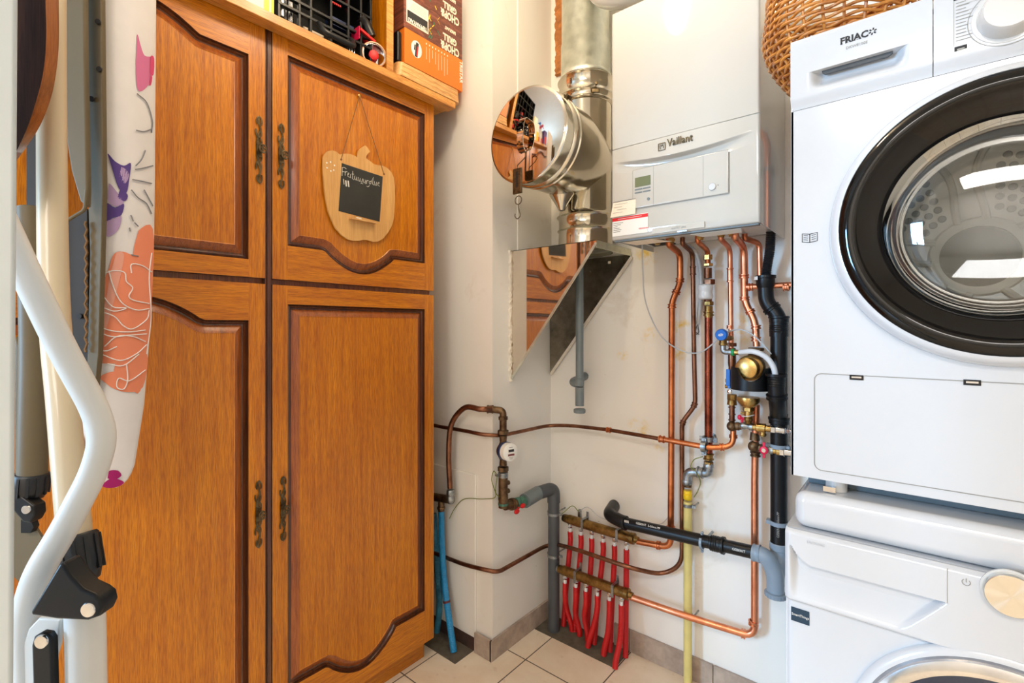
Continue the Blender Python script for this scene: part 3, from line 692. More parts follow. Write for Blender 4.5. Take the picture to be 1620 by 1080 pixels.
# skirt of the cover back to the casing
per = [(xsl[i], 0) for i in range(nx)]
def ringpts(yoff): return [V((BX0, yoff, BZ0)), V((BX1, yoff, BZ0)), V((BX1, yoff, BZ1)), V((BX0, yoff, BZ1))]
b.loft(ringpts(BY0+.007), ringpts(BY0+.0245), caps=False)
fc = b.build('front_cover', M['enamel_warm'], t, sharp=50)
# lower bar of the frame below the cover
MB().box(BX0+.006, BY0+.010, BZ0-.004, BX1-.006, BY0+.03, BZ0+.001).build('bottom_rail', M['grey_plastic'], t)
yp = BY0-.0015
def fpt(px, py, y=yp): return onY(px, py, y)
# control flap: rounded rectangle outline as thin groove lines
p1, p2 = fpt(1001.5, 328), fpt(1152.6, 306); 
fx0, fx1 = fpt(1001.5, 300).x, fpt(1152.8, 270).x; fz0 = fpt(1152.6, 305).z; fz1 = fpt(1001.5, 269).z
fz0 = (fz0+fpt(1007, 329.5).z)/2; fz1 = (fz1+fpt(1150, 238.5).z)/2
m = MB().box(fx0, yp-.0035, fz0, fx1, yp+.001, fz1); pf = m.build('control_flap', M['enamel_warm'], t, bevel=.004, seg=3)
m = MB()
def line(a, b_, wd=.0006, y=yp-.0037, mbx=None):
    a, b_ = V((a[0], y, a[1])), V((b_[0], y, b_[1])); mbx.obox((a+b_)/2, b_-a, (0, 1, 0), (b_-a).cross(V((0, 1, 0))), (b_-a).length/2, .0002, wd/2)
xg1, xg2 = fpt(1034.5, 300).x, fpt(1113, 280).x
for x_ in (xg1, xg2): line((x_, fz0), (x_, fz1), .0009, mbx=m)
line((fx0-.0008, fz0-.0008), (fx1, fz0-.0008), .0016, yp-.001, m); line((fx0-.0008, fz0), (fx0-.0008, fz1), .0008, yp-.001, m); line((fx1+.0008, fz0), (fx1+.0008, fz1), .001, yp-.001, m); line((fx0, fz1+.0006), (fx1, fz1+.0006), .0008, yp-.001, m)
m.build('flap_joint', M['print_grey'], pf)
a_, c_ = fpt(1005.5, 283), fpt(1030, 296)
m = MB().box(fpt(1005.5, 290).x, yp-.0045, fpt(1006, 297).z, fpt(1030, 290).x, yp-.003, fpt(1006, 282).z); m.build('display', M['lcd'], pf)
for (u0, u1) in ((1005, 1017), (1018, 1030)):
    for zc in (301, 306):
        q0, q1 = fpt(u0, zc), fpt(u1, zc); z0_ = fpt(1005, zc).z
        MB().box(q0.x, yp-.0048, z0_-.002, q1.x, yp-.003, z0_+.0022).build('button', M['grey_plastic'], pf, bevel=.0008)
q = fpt(1026, 314.5, yp-.004); MB().lathe([(.0045, 0), (.0045, .002)], q, (0, -1, 0), 16).build('button', M['grey_plastic'], pf)
q = fpt(1127, 295.5, yp-.0034); MB().lathe([(.0105, 0), (.0105, .002), (.009, .004), (0, .004)], q, (0, -1, 0), 28).build('round_button', M['white_plastic'], pf)
q = fpt(1136, 292.5, yp-.0034); MB().lathe([(.0018, 0), (.0018, .001)], q, (0, -1, 0), 12).build('indicator', M['print_grey'], pf)
R_, U_ = (1, 0, 0), (0, 0, 1)
q = fpt(1055.5, 232, BY0-.011); text('brand_name', 'Vaillant', q, R_, U_, .032, M['antique'], fc, bold=.0002, ext=.0012, xs=.80)
q = fpt(1044, 236, BY0-.011)
m = MB(); hw = .0105
for dx, dz, a, c in ((-hw, 0, .0009, hw), (hw-.0005, 0, .0009, hw), (0, -hw, hw, .0009), (0, hw, hw, .0009)): m.obox(q+V((dx+.006, 0, dz+.006)), (1, 0, 0), (0, 1, 0), (0, 0, 1), a, .0012, c)
m.tube([q+V((.006+.006*math.cos(a)*.8, -.0004, .004+.006*math.sin(a))) for a in [i*.5-.6 for i in range(10)]], .0009, 6)
m.tube([q+V((.004, -.0004, .008)), q+V((.002, -.0004, .013))], .001, 6); m.tube([q+V((.008, -.0004, .009)), q+V((.008, -.0004, .014))], .001, 6)
m.build('brand_emblem', M['antique'], fc)
q0, q1 = fpt(1032, 374), fpt(1115, 349)
m = MB().box(q0.x, yp-.003, BZ0+.004, q1.x, yp+.001, fpt(1115, 350).z); nm = m.build('name_strip', M['enamel_warm'], t, bevel=.0015)
q = fpt(1062, 361, yp-.0034); text('printed_name', 'ecoTEC plus', q+V((0, 0, -.003)), R_, U_, .0085, M['print_grey'], nm)
q = fpt(1080, 374, yp); MB().obox((q.x, yp-.002, BZ0+.001), R_, (0, 1, 0), U_, .014, .003, .002).build('latch', M['chrome'], t)
# stickers and a folded leaflet on the boiler
t3 = thing('maintenance_sticker', fpt(985, 375, BY0-.0012), 'service sticker with a red band, low at the front left of the boiler', 'sticker')
ys = BY0-.0012; ax, bx = BX0+.0045, fpt(1025, 350, ys).x; zt, zb_ = fpt(1025, 336, ys).z, BZ0+.012
MB().box(ax, ys-.0006, zb_, bx, ys, zt).build('card', M['paper'], t3)
MB().box(ax, ys-.0009, zt-.0125, bx, ys-.0005, zt-.002).build('red_band', M['print_red'], t3)
text('red_lettering', 'VIESMANN', V((bx-.030, ys-.0009, zb_+.012)), R_, U_, .0065, M['print_red'], t3)
m = MB()
for i, wd in enumerate((.034, .026, .014, .022, .028, .024)): m.box(ax+.004, ys-.0009, zt-.020-i*.0055, ax+.004+wd, ys-.0005, zt-.0188-i*.0055)
m.build('printed_lines', M['print_dark'], t3)
MB().box(ax+.02, ys-.0012, zt-.0078, bx-.02, ys-.0008, zt-.0066).build('printed_lines', M['print_white'], t3)
t3 = thing('paper_note', fpt(985, 338, BY0-.006), 'cream paper note taped to the boiler above the red-banded sticker', 'note')
yq = BY0-.006
c4 = [fpt(970.5, 320, yq), fpt(1006, 313.5, yq), fpt(1005, 338, yq), fpt(965.5, 344.5, yq-.006)]
MB().prism(c4, (0, .0008, 0)).build('card', M['print_cream'], t3)
m = MB(); dirx = (c4[1]-c4[0]).normalized()
for i, (a, L) in enumerate(((.1, .8), (.1, .5), (.3, .6), (.1, .6))):
    p = c4[0].lerp(c4[3], .2+.18*i)+dirx*.06*a; m.obox(p+dirx*L*.03+V((0, -.002, 0)), dirx, (0, 1, 0), dirx.cross(V((0, 1, 0))), L*.028, .0002, .0005)
m.build('handwriting', M['print_grey'], t3)
m = MB(); m.tube([c4[0]+V((0, -.001, -.001)), c4[1]+V((0, -.001, -.001))], .0007, 6); m.build('dark_edge', M['print_dark'], t3)
t3 = thing('paper_slip', V((-.50, 1.50, BZ0-.006)), 'white paper sheet sticking out from under the boiler, right of the latch', 'paper')
MB().prism([(-.52, 1.45, BZ0-.005), (-.38, 1.45, BZ0-.005), (-.39, 1.50, BZ0-.008), (-.50, 1.50, BZ0-.008)], (0, 0, -.0008)).build('sheet', M['paper'], t3)
t3 = thing('paper_slip', V((-.70, 1.50, BZ0-.006)), 'cream paper sheet sticking out from under the boiler, below the red-banded sticker', 'paper')
MB().prism([(-.74, 1.45, BZ0-.005), (-.64, 1.45, BZ0-.005), (-.60, 1.51, BZ0-.008), (-.72, 1.51, BZ0-.008)], (0, 0, -.0008)).build('sheet', M['print_cream'], t3)
# flue pipe above the boiler
tag(MB().tube(path([V((-1.02, 1.52, 2.40)), V((-.80, 1.50, 2.345)), V((-.60, 1.50, 2.345)), V((-.56, 1.56, 2.50))], .06, 8), .052, 28).build('flue_pipe', M['enamel_warm']), 'white boiler flue pipe crossing from the duct above the boiler', 'pipe') if False else None
# ---------------------------------------------------------------- black and grey drain pipes, filter, small fittings
def hose(mb, pts, r, amp, pitch, n=16):
    q = resample(pts, pitch/2); mb.tube(q, lambda i: r+(amp if i % 2 else 0), n)
yG = 1.69
gx = P(1232, 620, yG).x; rG = .0235
t = thing('black_drain_pipe', P(1230, 900, yG), 'tall black plastic drain pipe right of the brass filter, with cups and branches', 'pipe')
t_ = MB()
cup = P(1211, 452, yG)
m = MB(); m.lathe([(.020, -.012), (.026, .0), (.027, .022), (.030, .024), (.030, .032), (.024, .032), (.0235, .01)], cup, (0, 0, 1), 28); m.build('funnel_cup', M['black_plastic'], t)
m = MB(); m.lathe([(.0303, 0), (.0303, .011)], P(1209, 443, yG)+V((0.001, 0, 0)), (0, 0, 1), 24, a0=math.pi*.7, a1=math.pi*1.35); m.build('white_label', M['print_white'], t)
pts = path([cup+V((0, 0, -.005)), P(1212, 478, yG), P(1232, 500, yG), P(1233, 530, yG)], .022, 8)
m = MB(); m.tube(pts, .0225, 20); coupling(m, P(1221, 488, yG), pts[12]-pts[9], .0225, .012, 24, 1.18, 1.08); m.build('upper_bend', M['black_plastic'], t)
m = MB(); ztop = P(1233, 506, yG).z
m.lathe([(.0245, 0), (.0275, .002), (.0275, .012), (.030, .014), (.030, .019), (.025, .020)], (gx, yG, ztop-.008), (0, 0, 1), 28)
for k in range(4): m.lathe([(.0262, 0), (.0272, .002), (.0262, .004)], (gx, yG, ztop-.02-.006*k), (0, 0, 1), 28)
m.lathe([(.0262, -.045), (.0262, -.0)], (gx, yG, ztop-.006), (0, 0, 1), 28); m.build('socket', M['black_plastic'], t)
zlow = P(1228, 868, yG).z
MB().cyl((gx, yG, zlow-.02), (gx, yG, ztop), rG, 28).build('tube', M['black_plastic'], t)
# Y branch with its own cup in front of the stack
yc_ = 1.635; cx = onY(1228, 600, yc_).x
zc_ = onY(1228, 590, yc_).z
m = MB(); m.lathe([(.0215, -.060), (.0235, -.050), (.0245, -.012), (.030, -.010), (.030, -.002), (.026, -.002), (.0225, -.03)], (cx, yc_, zc_), (0, 0, 1), 28)
for k in range(4): m.lathe([(.0242, 0), (.0254, .002), (.0242, .004)], (cx, yc_, zc_-.020-.0065*k), (0, 0, 1), 28)
m.build('branch_cup', M['black_plastic'], t)
m = MB(); pb = path([V((cx, yc_, zc_-.045)), V((cx+.002, yc_+.003, zc_-.085)), V((gx, yG-.004, zc_-.135))], .03, 8); m.tube(pb, .0235, 22); coupling(m, pb[2], pb[3]-pb[2], .0235, .014, 24, 1.25, 1.15)
m.build('branch_bend', M['black_plastic'], t)
m = MB(); zz = P(1230, 664, yG).z; m.lathe([(.0245, -.012), (.028, -.01), (.028, .0), (.030, .002), (.030, .008), (.0255, .009), (.0255, .02)], (gx, yG, zz), (0, 0, 1), 28); m.build('socket', M['black_plastic'], t)
text('pipe_lettering', 'GEBERIT  Silent-PP', V((gx+.006, yG-rG-.0004, P(1240, 848, yG).z)), (0, 0, 1), (-1, 0, 0), .010, M['print_grey'], t, ext=.0001)
for py, mt in ((705, 'pale_plastic'), (826, 'pale_plastic')):
    m = MB(); z_ = P(1230, py, yG).z; m.lathe([(rG+.0002, -.006), (rG+.004, -.006), (rG+.004, .006), (rG+.0002, .006), (rG+.0002, -.006)], (gx, yG, z_), (0, 0, 1), 24, caps=False)
    m.obox((gx-.026, yG-.004, z_), (1, 0, 0), (0, 1, 0), (0, 0, 1), .007, .012, .0055); m.obox((gx+.026, yG-.004, z_), (1, 0, 0), (0, 1, 0), (0, 0, 1), .006, .010, .005); m.cyl((gx, yG+rG+.002, z_), (gx, YB-.001, z_), .005, 8)
    m.build('grey_clip', M[mt], t)
# ribbed black hose from the boiler into the funnel cup
hp = spline([V((P(1219, 380, 1.66).x, 1.665, BZ-.004)), P(1218, 395, 1.675), P(1213, 425, 1.688), P(1211, 446, yG)], 10)
m = MB(); hose(m, hp, .0125, .0022, .0056, 18); tag(m.build('ribbed_hose', M['rubber']), 'ribbed black flexible hose from under the boiler into the upper funnel cup', 'hose')
# sloping black drain from the wall to the grey trap
t = thing('black_drain_pipe', P(1080, 870, 1.64), 'sloping black plastic drain pipe crossing the wall above the manifolds into grey elbow', 'pipe')
yS = 1.645
a_ = P(985, 826, yS); c_ = P(1190, 873, yS); dS = (c_-a_).normalized()
MB().tube([a_, c_], .0205, 24).build('tube', M['black_plastic'], t)
m = MB(); m.tube(path([V((P(962, 818, 1.70).x, YB-.001, a_.z+.012)), V((P(962, 818, yS).x-.002, yS+.005, a_.z+.010)), a_+dS*.012], .032, 8), .0235, 24); coupling(m, a_+dS*.010, dS, .0225, .010, 24, 1.15, 1.1); m.build('elbow', M['black_plastic'], t)
m = MB(); q = P(1137, 861, yS); m.lathe([(.021, -.026), (.0245, -.024), (.0245, .008), (.0275, .010), (.0275, .018), (.021, .019)], q, dS, 24)
for k in range(3): m.lathe([(.0245, -.001), (.0256, .001), (.0245, .003)], q+dS*(-.018+.007*k), dS, 24)
m.build('socket', M['black_plastic'], t)
m = MB(); q = P(1111, 857, yS); clampring(m, q, dS, .0207, .008, .003, lug=(0, 0, 1)); clampring(m, q, dS, .0207, .008, .003, lug=(0, 0, -1)); m.cyl(q+V((0, .02, 0)), (q.x, YB-.001, q.z), .004, 8); m.build('grey_clip', M['pale_plastic'], t)
upS = V((0, 0, 1)) - dS*dS.z
text('pipe_lettering', 'GEBERIT  S-Silent PP', P(1006, 828, yS-.0215)+V((0, -.0002, -.001)), dS, upS, .0105, M['print_white'], t, ext=.0001)
text('pipe_lettering', 'GEBERIT', P(1158, 869, yS-.0215)+V((0, -.0002, -.001)), dS, upS, .0105, M['print_white'], t, ext=.0001)
m = MB(); o_ = P(988, 824, yS-.0215)
for i, wd in enumerate((1, 1, .6, 1, .6, 1, .6, 1)): m.obox(o_+dS*(.0022*i), dS, (0, 1, 0), upS, .0006*wd, .0002, .0042)
m.build('bar_marks', M['print_white'], t)
# grey trap
t = thing('grey_trap_elbow', P(1224, 940, yS), 'grey plastic elbow and capped trap joining the sloping and tall black drains', 'pipe fitting')
e0 = c_+dS*.001; ex = P(1225, 885, 1.652)
m = MB(); m.tube(path([e0, P(1212, 879, yS), P(1226, 905, 1.652), P(1227, 935, 1.652)], .03, 10), .0245, 26); coupling(m, e0+dS*.012, dS, .0225, .02, 24, 1.18, 1.12); m.build('bend', M['pale_plastic'], t)
m = MB(); m.tube(path([V((gx, yG, zlow+.012)), V((gx, yG, zlow-.03)), P(1227, 908, 1.665), P(1227, 925, 1.652)], .03, 8), .0245, 24); m.lathe([(.0245, 0), (.0262, .002), (.0262, .02), (.0242, .022)], (gx, yG, zlow), (0, 0, 1), 24); m.build('branch', M['pale_plastic'], t)
m = MB(); q = P(1227, 940, 1.652); m.lathe([(.0285, -.006), (.0295, -.004), (.0295, .006), (.026, .008)], q, (0, 0, 1), 24)
for k in range(20): a = k*math.pi/10; m.obox(q+V((.0295*math.cos(a), .0295*math.sin(a), 0)), (math.cos(a), math.sin(a), 0), (-math.sin(a), math.cos(a), 0), (0, 0, 1), .001, .002, .005)
m.build('screw_cap', M['pale_plastic'], t)
# dirt filter on the return pipe
t = thing('brass_filter', P(1185, 650, 1.66), 'brass dirt filter with round front drum and black clip, left of the black drain', 'filter')
yf_ = 1.655; fc_ = P(1180, 583, yf_-.03)
fax = P(1196, 583, 1.70)-P(1180, 583, 1.62); fax = V((fax.x*.5, fax.y, 0)).normalized()
m = MB(); m.lathe([(.0, -.002), (.0300, -.002), (.0325, .0), (.0325, .05)], fc_, fax, 40); m.build('drum', M['gold_brass'], t)
m = MB(); m.lathe([(.0325, .03), (.040, .034), (.040, .06), (.034, .065)], fc_, fax, 36); m.build('rear_body', M['brass_dull'], t)
n = 48; cb_ = V((fc_.x+.004, fc_.y+.042, fc_.z)); vs = []; fs = []; face = math.atan2(-cb_.x, cb_.y)
for k in range(n+1):
    a = face+math.radians(-105+210*k/n); off_ = math.sin(a-face)*.058
    zt5 = -math.sqrt(max(0, .037**2-off_**2))-.001 if abs(off_) < .0368 and abs(a-face) < 1.4 else .002
    for r_, z5 in ((.058, zt5), (.058, -.068), (.050, -.068), (.050, zt5)): vs.append(cb_+V((r_*math.sin(a), -r_*math.cos(a), z5)))
for k in range(n):
    for i in range(4): fs.append((k*4+i, k*4+(i+1) % 4, (k+1)*4+(i+1) % 4, (k+1)*4+i))
fs += [(3, 2, 1, 0), tuple(n*4+i for i in range(4))]
MB().add(vs, fs).build('black_clip', M['black_plastic'], t, sharp=30)
q = P(1184, 634, 1.665)
m = MB(); m.lathe([(.033, .012), (.034, .004), (.033, -.002), (.022, -.016), (.0165, -.019), (.0165, -.02)], q, (0, 0, 1), 32); m.build('lower_body', M['gold_brass'], t)
m = MB(); nut(m, q+V((0, 0, -.026)), (0, 0, 1), .0165, .013, 6); m.lathe([(.013, 0), (.013, -.02)], q+V((0, 0, -.03)), (0, 0, 1), 14); m.build('hex_nut', M['gold_brass'], t)
m = MB(); nut(m, q+V((0, 0, -.056)), (0, 0, 1), .0135, .010, 12); m.lathe([(.012, 0), (.009, -.012)], q+V((0, 0, -.06)), (0, 0, 1), 14); m.cyl(q+V((-.022, 0, -.040)), q+V((0, 0, -.040)), .0042, 10); m.build('drain_cock', M['brass_dull'], t)
m = MB(); m.tube([q+V((.018*math.cos(a), .014*math.sin(a)-.004, -.046-.010*math.cos(a)*-.4)) for a in [i*2*math.pi/18 for i in range(18)]], .0011, 6, closed=True); m.build('white_strap', M['hose_white'], t)
m = MB(); nut(m, P(1196, 552, 1.70), (0, 0, 1), .024, .010, 8); m.lathe([(.027, -.016), (.022, 0), (.018, .004)], P(1196, 558, 1.695), (0, 0, 1), 20); m.build('top_fitting', M['bronze'], t)
# safety valve with blue cap
t = thing('safety_valve', P(1143, 550, 1.65), 'small safety valve with round blue cap, draining into a white hose', 'valve')
yV = 1.64; vq = P(1142, 529, yV)
m = MB(); m.lathe([(.0, -.012), (.0165, -.012), (.0185, -.009), (.0185, .004), (.016, .008)], vq, V((0, 1, .12)), 32); m.build('blue_cap', M['blue_plastic'], t)
m = MB(); m.lathe([(0, 0), (.008, 0)], vq+V((0, -.0125, -.0015)), V((0, 1, .12)), 20, caps=False); 
for i in range(4): m.obox(vq+V((-.006+.004*i, -.0130, -.003)), (1, 0, .9), (0, 1, .12), (-.9, 0, 1), .004, .0003, .0009)
m.v = m.v[40:] if False else m.v
m2 = MB()
for i in range(4): m2.obox(vq+V((-.0055+.0037*i, -.0128, -.001)), (.4, 0, 1), (0, 1, .12), (-1, 0, .4), .0055-abs(i-1.5)*.0015, .0003, .0009)
m2.build('cap_marking', M['print_white'], t)
m = MB(); m.lathe([(.0115, 0), (.0115, -.012), (.0125, -.013), (.0125, -.020), (.009, -.022)], vq+V((.002, .006, -.014)), (0, 0, 1), 18); m.cyl(vq+V((.002, .006, -.012)), V((P(1157, 530).x, 1.70, vq.z-.012)), .0085, 14); m.build('brass_body', M['brass_dull'], t)
e = vq+V((.002, .006, -.036)); d2 = V((1, -.05, 0)).normalized()
m = MB(); m.tube(path([e, e+V((0, 0, -.020)), e+V((.028, 0, -.020))], .012, 8), .0088, 16); m.build('grey_elbow', M['zinc'], t)
g = e+V((.030, 0, -.020))
m = MB(); m.lathe([(.0098, -.004), (.0112, -.003), (.0112, .004), (.0098, .005)], g, (1, 0, 0), 18); m.build('green_clip', M['green_plastic'], t)
m = MB(); m.lathe([(.0085, 0), (.0085, .018)], g+V((.004, 0, 0)), (1, 0, 0), 16); m.build('hose_tail', M['brass'], t)
m = MB(); m.tube(spline([g+V((.018, 0, 0)), onY(1192, 556, 1.625), onY(1212, 565, 1.63), onY(1224, 582, yc_), V((cx, yc_, zc_-.03))], 10), .0082, 16); m.build('white_hose', M['hose_white'], t)
# thin pale cable
cpts = [P(1016, 381, 1.55), P(1017, 430, 1.60), P(1022, 480, 1.64), P(1045, 530, 1.675), P(1075, 553, 1.68), P(1105, 558, 1.68), P(1130, 542, 1.68), P(1145, 528, 1.68), P(1168, 521, 1.66), P(1190, 529, 1.65), P(1210, 548, 1.65), P(1220, 560, 1.655)]
tag(MB().tube(spline(cpts, 8), .0024, 8).build('thin_cable', M['cable_grey']), 'thin white cable hanging in a loop from the boiler across the copper pipes', 'cable')
# grey conduit with wire ends
t = thing('grey_conduit', P(1104, 520, 1.72), 'grey flexible conduit behind the white gas valve with bare wires at its end', 'conduit')
MB().tube(spline([P(1080, 384, 1.66), P(1098, 396, 1.70), P(1107, 420, 1.72), P(1109, 460, 1.72), P(1104, 513, 1.725)], 10), .0068, 14).build('sheath', M['cable_grey'], t)
m = MB()
for k in (-1, 0, 1): m.tube(spline([P(1104, 512, 1.725), P(1103+k*1.5, 519, 1.72+.003*k), P(1103+2.4*k, 525, 1.725), P(1104-k*2, 529, 1.73)], 6), .0016, 6, m=0 if k else 1)
m.build('wire_end', [M['print_dark'], M['hose_white']], t)
# two valves on the right with braided hoses
def sidevalve(py, y, x0px, x1px, label, vertical_handle, with_tee):
    z_ = P(1200, py, y).z; x0 = P(x0px, py, y).x; t = thing('shut_off_valve', (x0, y, z_-.02), label, 'valve')
    X = lambda px: onY(px, py, y).x
    m = MB(); m.lathe([(.0095, 0), (.0115, .004), (.0115, .012), (.0095, .016), (.0095, .024), (.0125, .026), (.0125, .036)], (x0, y, z_), (1, 0, 0), 16); m.build('valve_body', M['zinc'], t)
    xb = x0+.036
    m = MB()
    if with_tee:
        m.lathe([(.0105, 0), (.0105, .010), (.0145, .012), (.0145, .036), (.0105, .038), (.0105, .052)], (xb, y, z_), (1, 0, 0), 16); m.cyl((xb+.028, y, z_), (xb+.028, y, z_-.026), .0085, 12); nut(m, (xb+.028, y, z_-.020), (0, 0, 1), .0105, .008, 8); xb += .052
    else:
        m.lathe([(.0105, 0), (.0105, .008), (.0135, .010), (.0135, .020)], (xb, y, z_), (1, 0, 0), 12); xb += .018
    m.build('brass_tee' if with_tee else 'brass_fitting', M['brass'], t)
    m = MB(); nut(m, (xb+.007, y, z_), (1, 0, 0), .0155, .014, 6); m.lathe([(.0115, 0), (.0115, .026)], (xb+.012, y, z_), (1, 0, 0), 16); m.lathe([(.0128, 0), (.0128, .003)], (xb+.032, y, z_), (1, 0, 0), 16); m.build('hose_ferrule', M['chrome'], t)
    xb += .036
    pts = [V((xb-.004, y, z_)), V((xb+.03, y, z_)), V((-.16, y-.0, z_-.006)), V((-.05, y, z_-.02))]
    m = MB(); q = resample(path(pts, .02, 6), .0024); m.tube(q, lambda i: .0082+(.0009 if i % 2 else 0), 14); m.build('braided_hose', M['chrome'], t)
    if vertical_handle:
        hx, hz = X(1211), z_+.001
        m = MB(); m.lathe([(.004, 0), (.012, .004), (.0125, .010), (.010, .012), (0, .012)], (hx, y-.012, hz), (0, -1, 0), 20)
        for s in (1, -1): m.obox((hx, y-.017, hz+s*.016), (1, 0, 0), (0, 1, 0), (0, 0, 1), .0035, .004, .008)
        m.build('red_handle', M['redpink'], t, bevel=.001)
        m = MB(); m.lathe([(.006, 0), (.006, .0012)], (hx, y-.0238, hz), (0, -1, 0), 16); m.build('handle_screw', M['chrome'], t)
    else:
        hx, hz = X(1174), z_+.024
        m = MB(); m.cyl((hx, y, z_), (hx, y, hz), .004, 10)
        for s in (1, -1): m.ball((hx+s*.007, y-.003, hz+.002), .0075, 12, sq=(.9, .8, 1.15))
        m.build('red_handle', M['redpink'], t)
sidevalve(676, 1.675, 1172, 0, 'shut-off valve with red butterfly handle on top and brass tee, upper of the two', False, True)
sidevalve(709, 1.675, 1203, 0, 'shut-off valve with raspberry red handle facing the room, lower of the two', True, False)
# ---------------------------------------------------------------- manifolds with red tubes
def manifold(a, b, y, outs, label, plug):
    A_, B_ = P(*a, y), P(*b, y); B_.y = y; d = (B_-A_).normalized(); t = thing('brass_manifold', (A_+B_)/2-V((0, 0, .02)), label, 'manifold')
    upv = (V((0, 0, 1))-d*d.z).normalized(); L = (B_-A_).length
    m = MB(); m.lathe([(.0150, 0), (.0165, .003), (.0165, .02), (.019, .022), (.019, L-.024), (.021, L-.022), (.021, L-.006), (.013, L-.004), (.0115, L+.010)], A_, d, 12); m.build('body', M['brass_dull'], t)
    m = MB(); m.lathe([(.0, -.006), (.0135, -.006), (.0150, -.003), (.0150, .001)], A_, d, 16); m.build('end_plug', M['zinc'] if plug else M['black_plastic'], t)
    for f in (.28, .80) if plug else (.30, .78):
        q = A_+d*L*f; m = MB(); m.obox(q+V((0, -.0195, .0)), d, (0, 1, 0), upv, .005, .0012, .0225); m.obox(q+V((0, .002, .0215)), d, (0, 1, 0), upv, .005, .022, .0012); m.obox(q+V((0, .024, .012)), d, (0, 1, 0), upv, .005, .0012, .03)
        for k in (-.012, -.002, .008): m.cyl(q+V((0, -.0205, k)), q+V((0, -.0215, k)), .002, 8)
        m.build('wall_bracket', M['zinc'], t)
    for (px, py) in outs:
        q = P(px, py, y); fz = A_.lerp(B_, (q.x-A_.x)/(B_.x-A_.x)).z-.019
        m = MB(); nut(m, (q.x, y, fz-.008), (0, 0, 1), .0098, .012, 6); m.lathe([(.008, 0), (.008, .006)], (q.x, y, fz-.004), (0, 0, 1), 12); m.build('outlet_nut', M['chrome'], t)
    return [V((P(px, py, y).x, y, A_.lerp(B_, (P(px, py, y).x-A_.x)/(B_.x-A_.x)).z-.033)) for (px, py) in outs]
yU, yL = 1.70, 1.655
uo = manifold((893, 819), (1006, 853), yU, [(902, 836), (919, 843), (936, 849), (954, 856), (972, 863), (991, 870)], 'upper brass heating manifold on the wall behind the red tubes', False)
lo = manifold((884, 899), (997, 941), yL, [(894, 920), (911, 926), (927, 932), (945, 938), (964, 945), (983, 951)], 'lower brass heating manifold with six short red tubes to the floor', True)
def floorpt(px, py): return onZ(px, py, .012)
upf = [(897, 985), (916, 992), (936, 1000), (941, 1018), (966, 1030), (987, 1046)]
lof = [(905, 998), (917, 1006), (930, 1014), (930, 1024), (955, 1037), (973, 1058)]
gn = 'red corrugated heating tubes dropping from the brass manifolds'
names = ['first', 'second', 'third', 'fourth', 'fifth', 'last']
def redtube(top, fp, label, mid=None):
    t = thing('heating_tube', (fp.x, fp.y, .001), label, 'tube', gn)
    MB().cyl(top+V((0, 0, .012)), top+V((0, 0, -.028)), .0066, 14).build('white_inner_tube', M['hose_white'], t)
    s0 = top+V((0, 0, -.016)); pts = spline([s0, s0+V((0, 0, -.05)), s0.lerp(fp, .55)+V(((mid or 0), 0, 0)), fp+(s0-fp).normalized()*.03, fp], 12)
    m = MB(); q = resample(pts, .0023); m.tube(q, lambda i: .0098+(.0011 if (i//1) % 2 else 0), 14); m.build('red_sleeve', M['red_plastic'], t)
for i, (o, f) in enumerate(zip(uo, upf)):
    fp = floorpt(*f); fp.z = .001+.001; fp.y = min(max(fp.y, 1.69), 1.715) if i != 5 else 1.70
    fp.x = onZ(f[0], f[1], .0).x if i < 5 else o.x-.004
    redtube(o, V((fp.x, fp.y, .002)), 'long red tube hanging from the upper manifold, '+names[i]+' from the left')
for i, (o, f) in enumerate(zip(lo, lof)):
    fp = onZ(f[0], f[1], .0); redtube(o, V((fp.x, fp.y, .002)), 'short red tube hanging from the lower manifold, '+names[i]+' from the left', -.012 if i < 3 else .008)
# earthing clip behind the upper manifold
t = thing('earthing_clip', P(916, 806, 1.735), 'small metal earthing clip with thin wires on the wall above the upper manifold', 'clip')
q = P(917, 812, 1.738); MB().obox(q, (1, 0, 0), (0, 1, 0), (0, 0, 1), .005, .006, .016).build('plate', M['zinc'], t)
MB().tube(spline([q+V((0, -.008, .01)), P(905, 800, 1.72), P(889, 812, 1.69), P(880, 806, 1.66)], 8), .0016, 6).build('green_wire', M['wire'], t)
MB().tube(spline([q+V((0, -.008, .01)), P(930, 802, 1.73), P(950, 818, 1.735), P(985, 828, 1.738), P(1040, 830, 1.74), P(1062, 812, 1.74)], 8), .0013, 6).build('grey_wire', M['cable_grey'], t)
tag(MB().tube(spline([P(1112, 722, 1.68), P(1098, 727, 1.68), P(1093, 738, 1.67), P(1101, 746, 1.66), P(1108, 762, 1.68), P(1104, 776, 1.69), P(1098, 786, 1.695)], 8), .0015, 6).build('earth_wire', M['wire']), 'short green and yellow earth wire beside the galvanised gas elbows', 'wire')
# ---------------------------------------------------------------- grey supply pipe, meter
t = thing('grey_downpipe', P(876, 985, 1.66), 'dark grey plastic pipe in the corner with elbow and two metal clamps', 'pipe')
gpx = onY(876, 900, 1.665).x; gy = 1.665
zt_ = onY(876, 775, gy).z
rg = .0235
ep = [V((gpx, gy, .0005)), V((gpx, gy, zt_)), V((PX+.050, gy-.10, onX(846, 785, PX+.05).z)), ]
el = onX(872, 778, PX+.045)
p_r = onX(850, 780, PX+.045); p_v = onX(828, 793, PX+.045)
MB().cyl((gpx, gy, .0013), (gpx, gy, zt_-.02), rg, 28).build('tube', M['dark_grey_plastic'], t)
m = MB(); m.tube(path([V((gpx, gy, zt_-.05)), V((gpx, gy, zt_+.008)), V((p_r.x, p_r.y, p_r.z))], .03, 10), rg+.003, 24); m.build('elbow', M['dark_grey_plastic'], t)
dd = (p_v-V((gpx, gy, zt_+.008))).normalized()
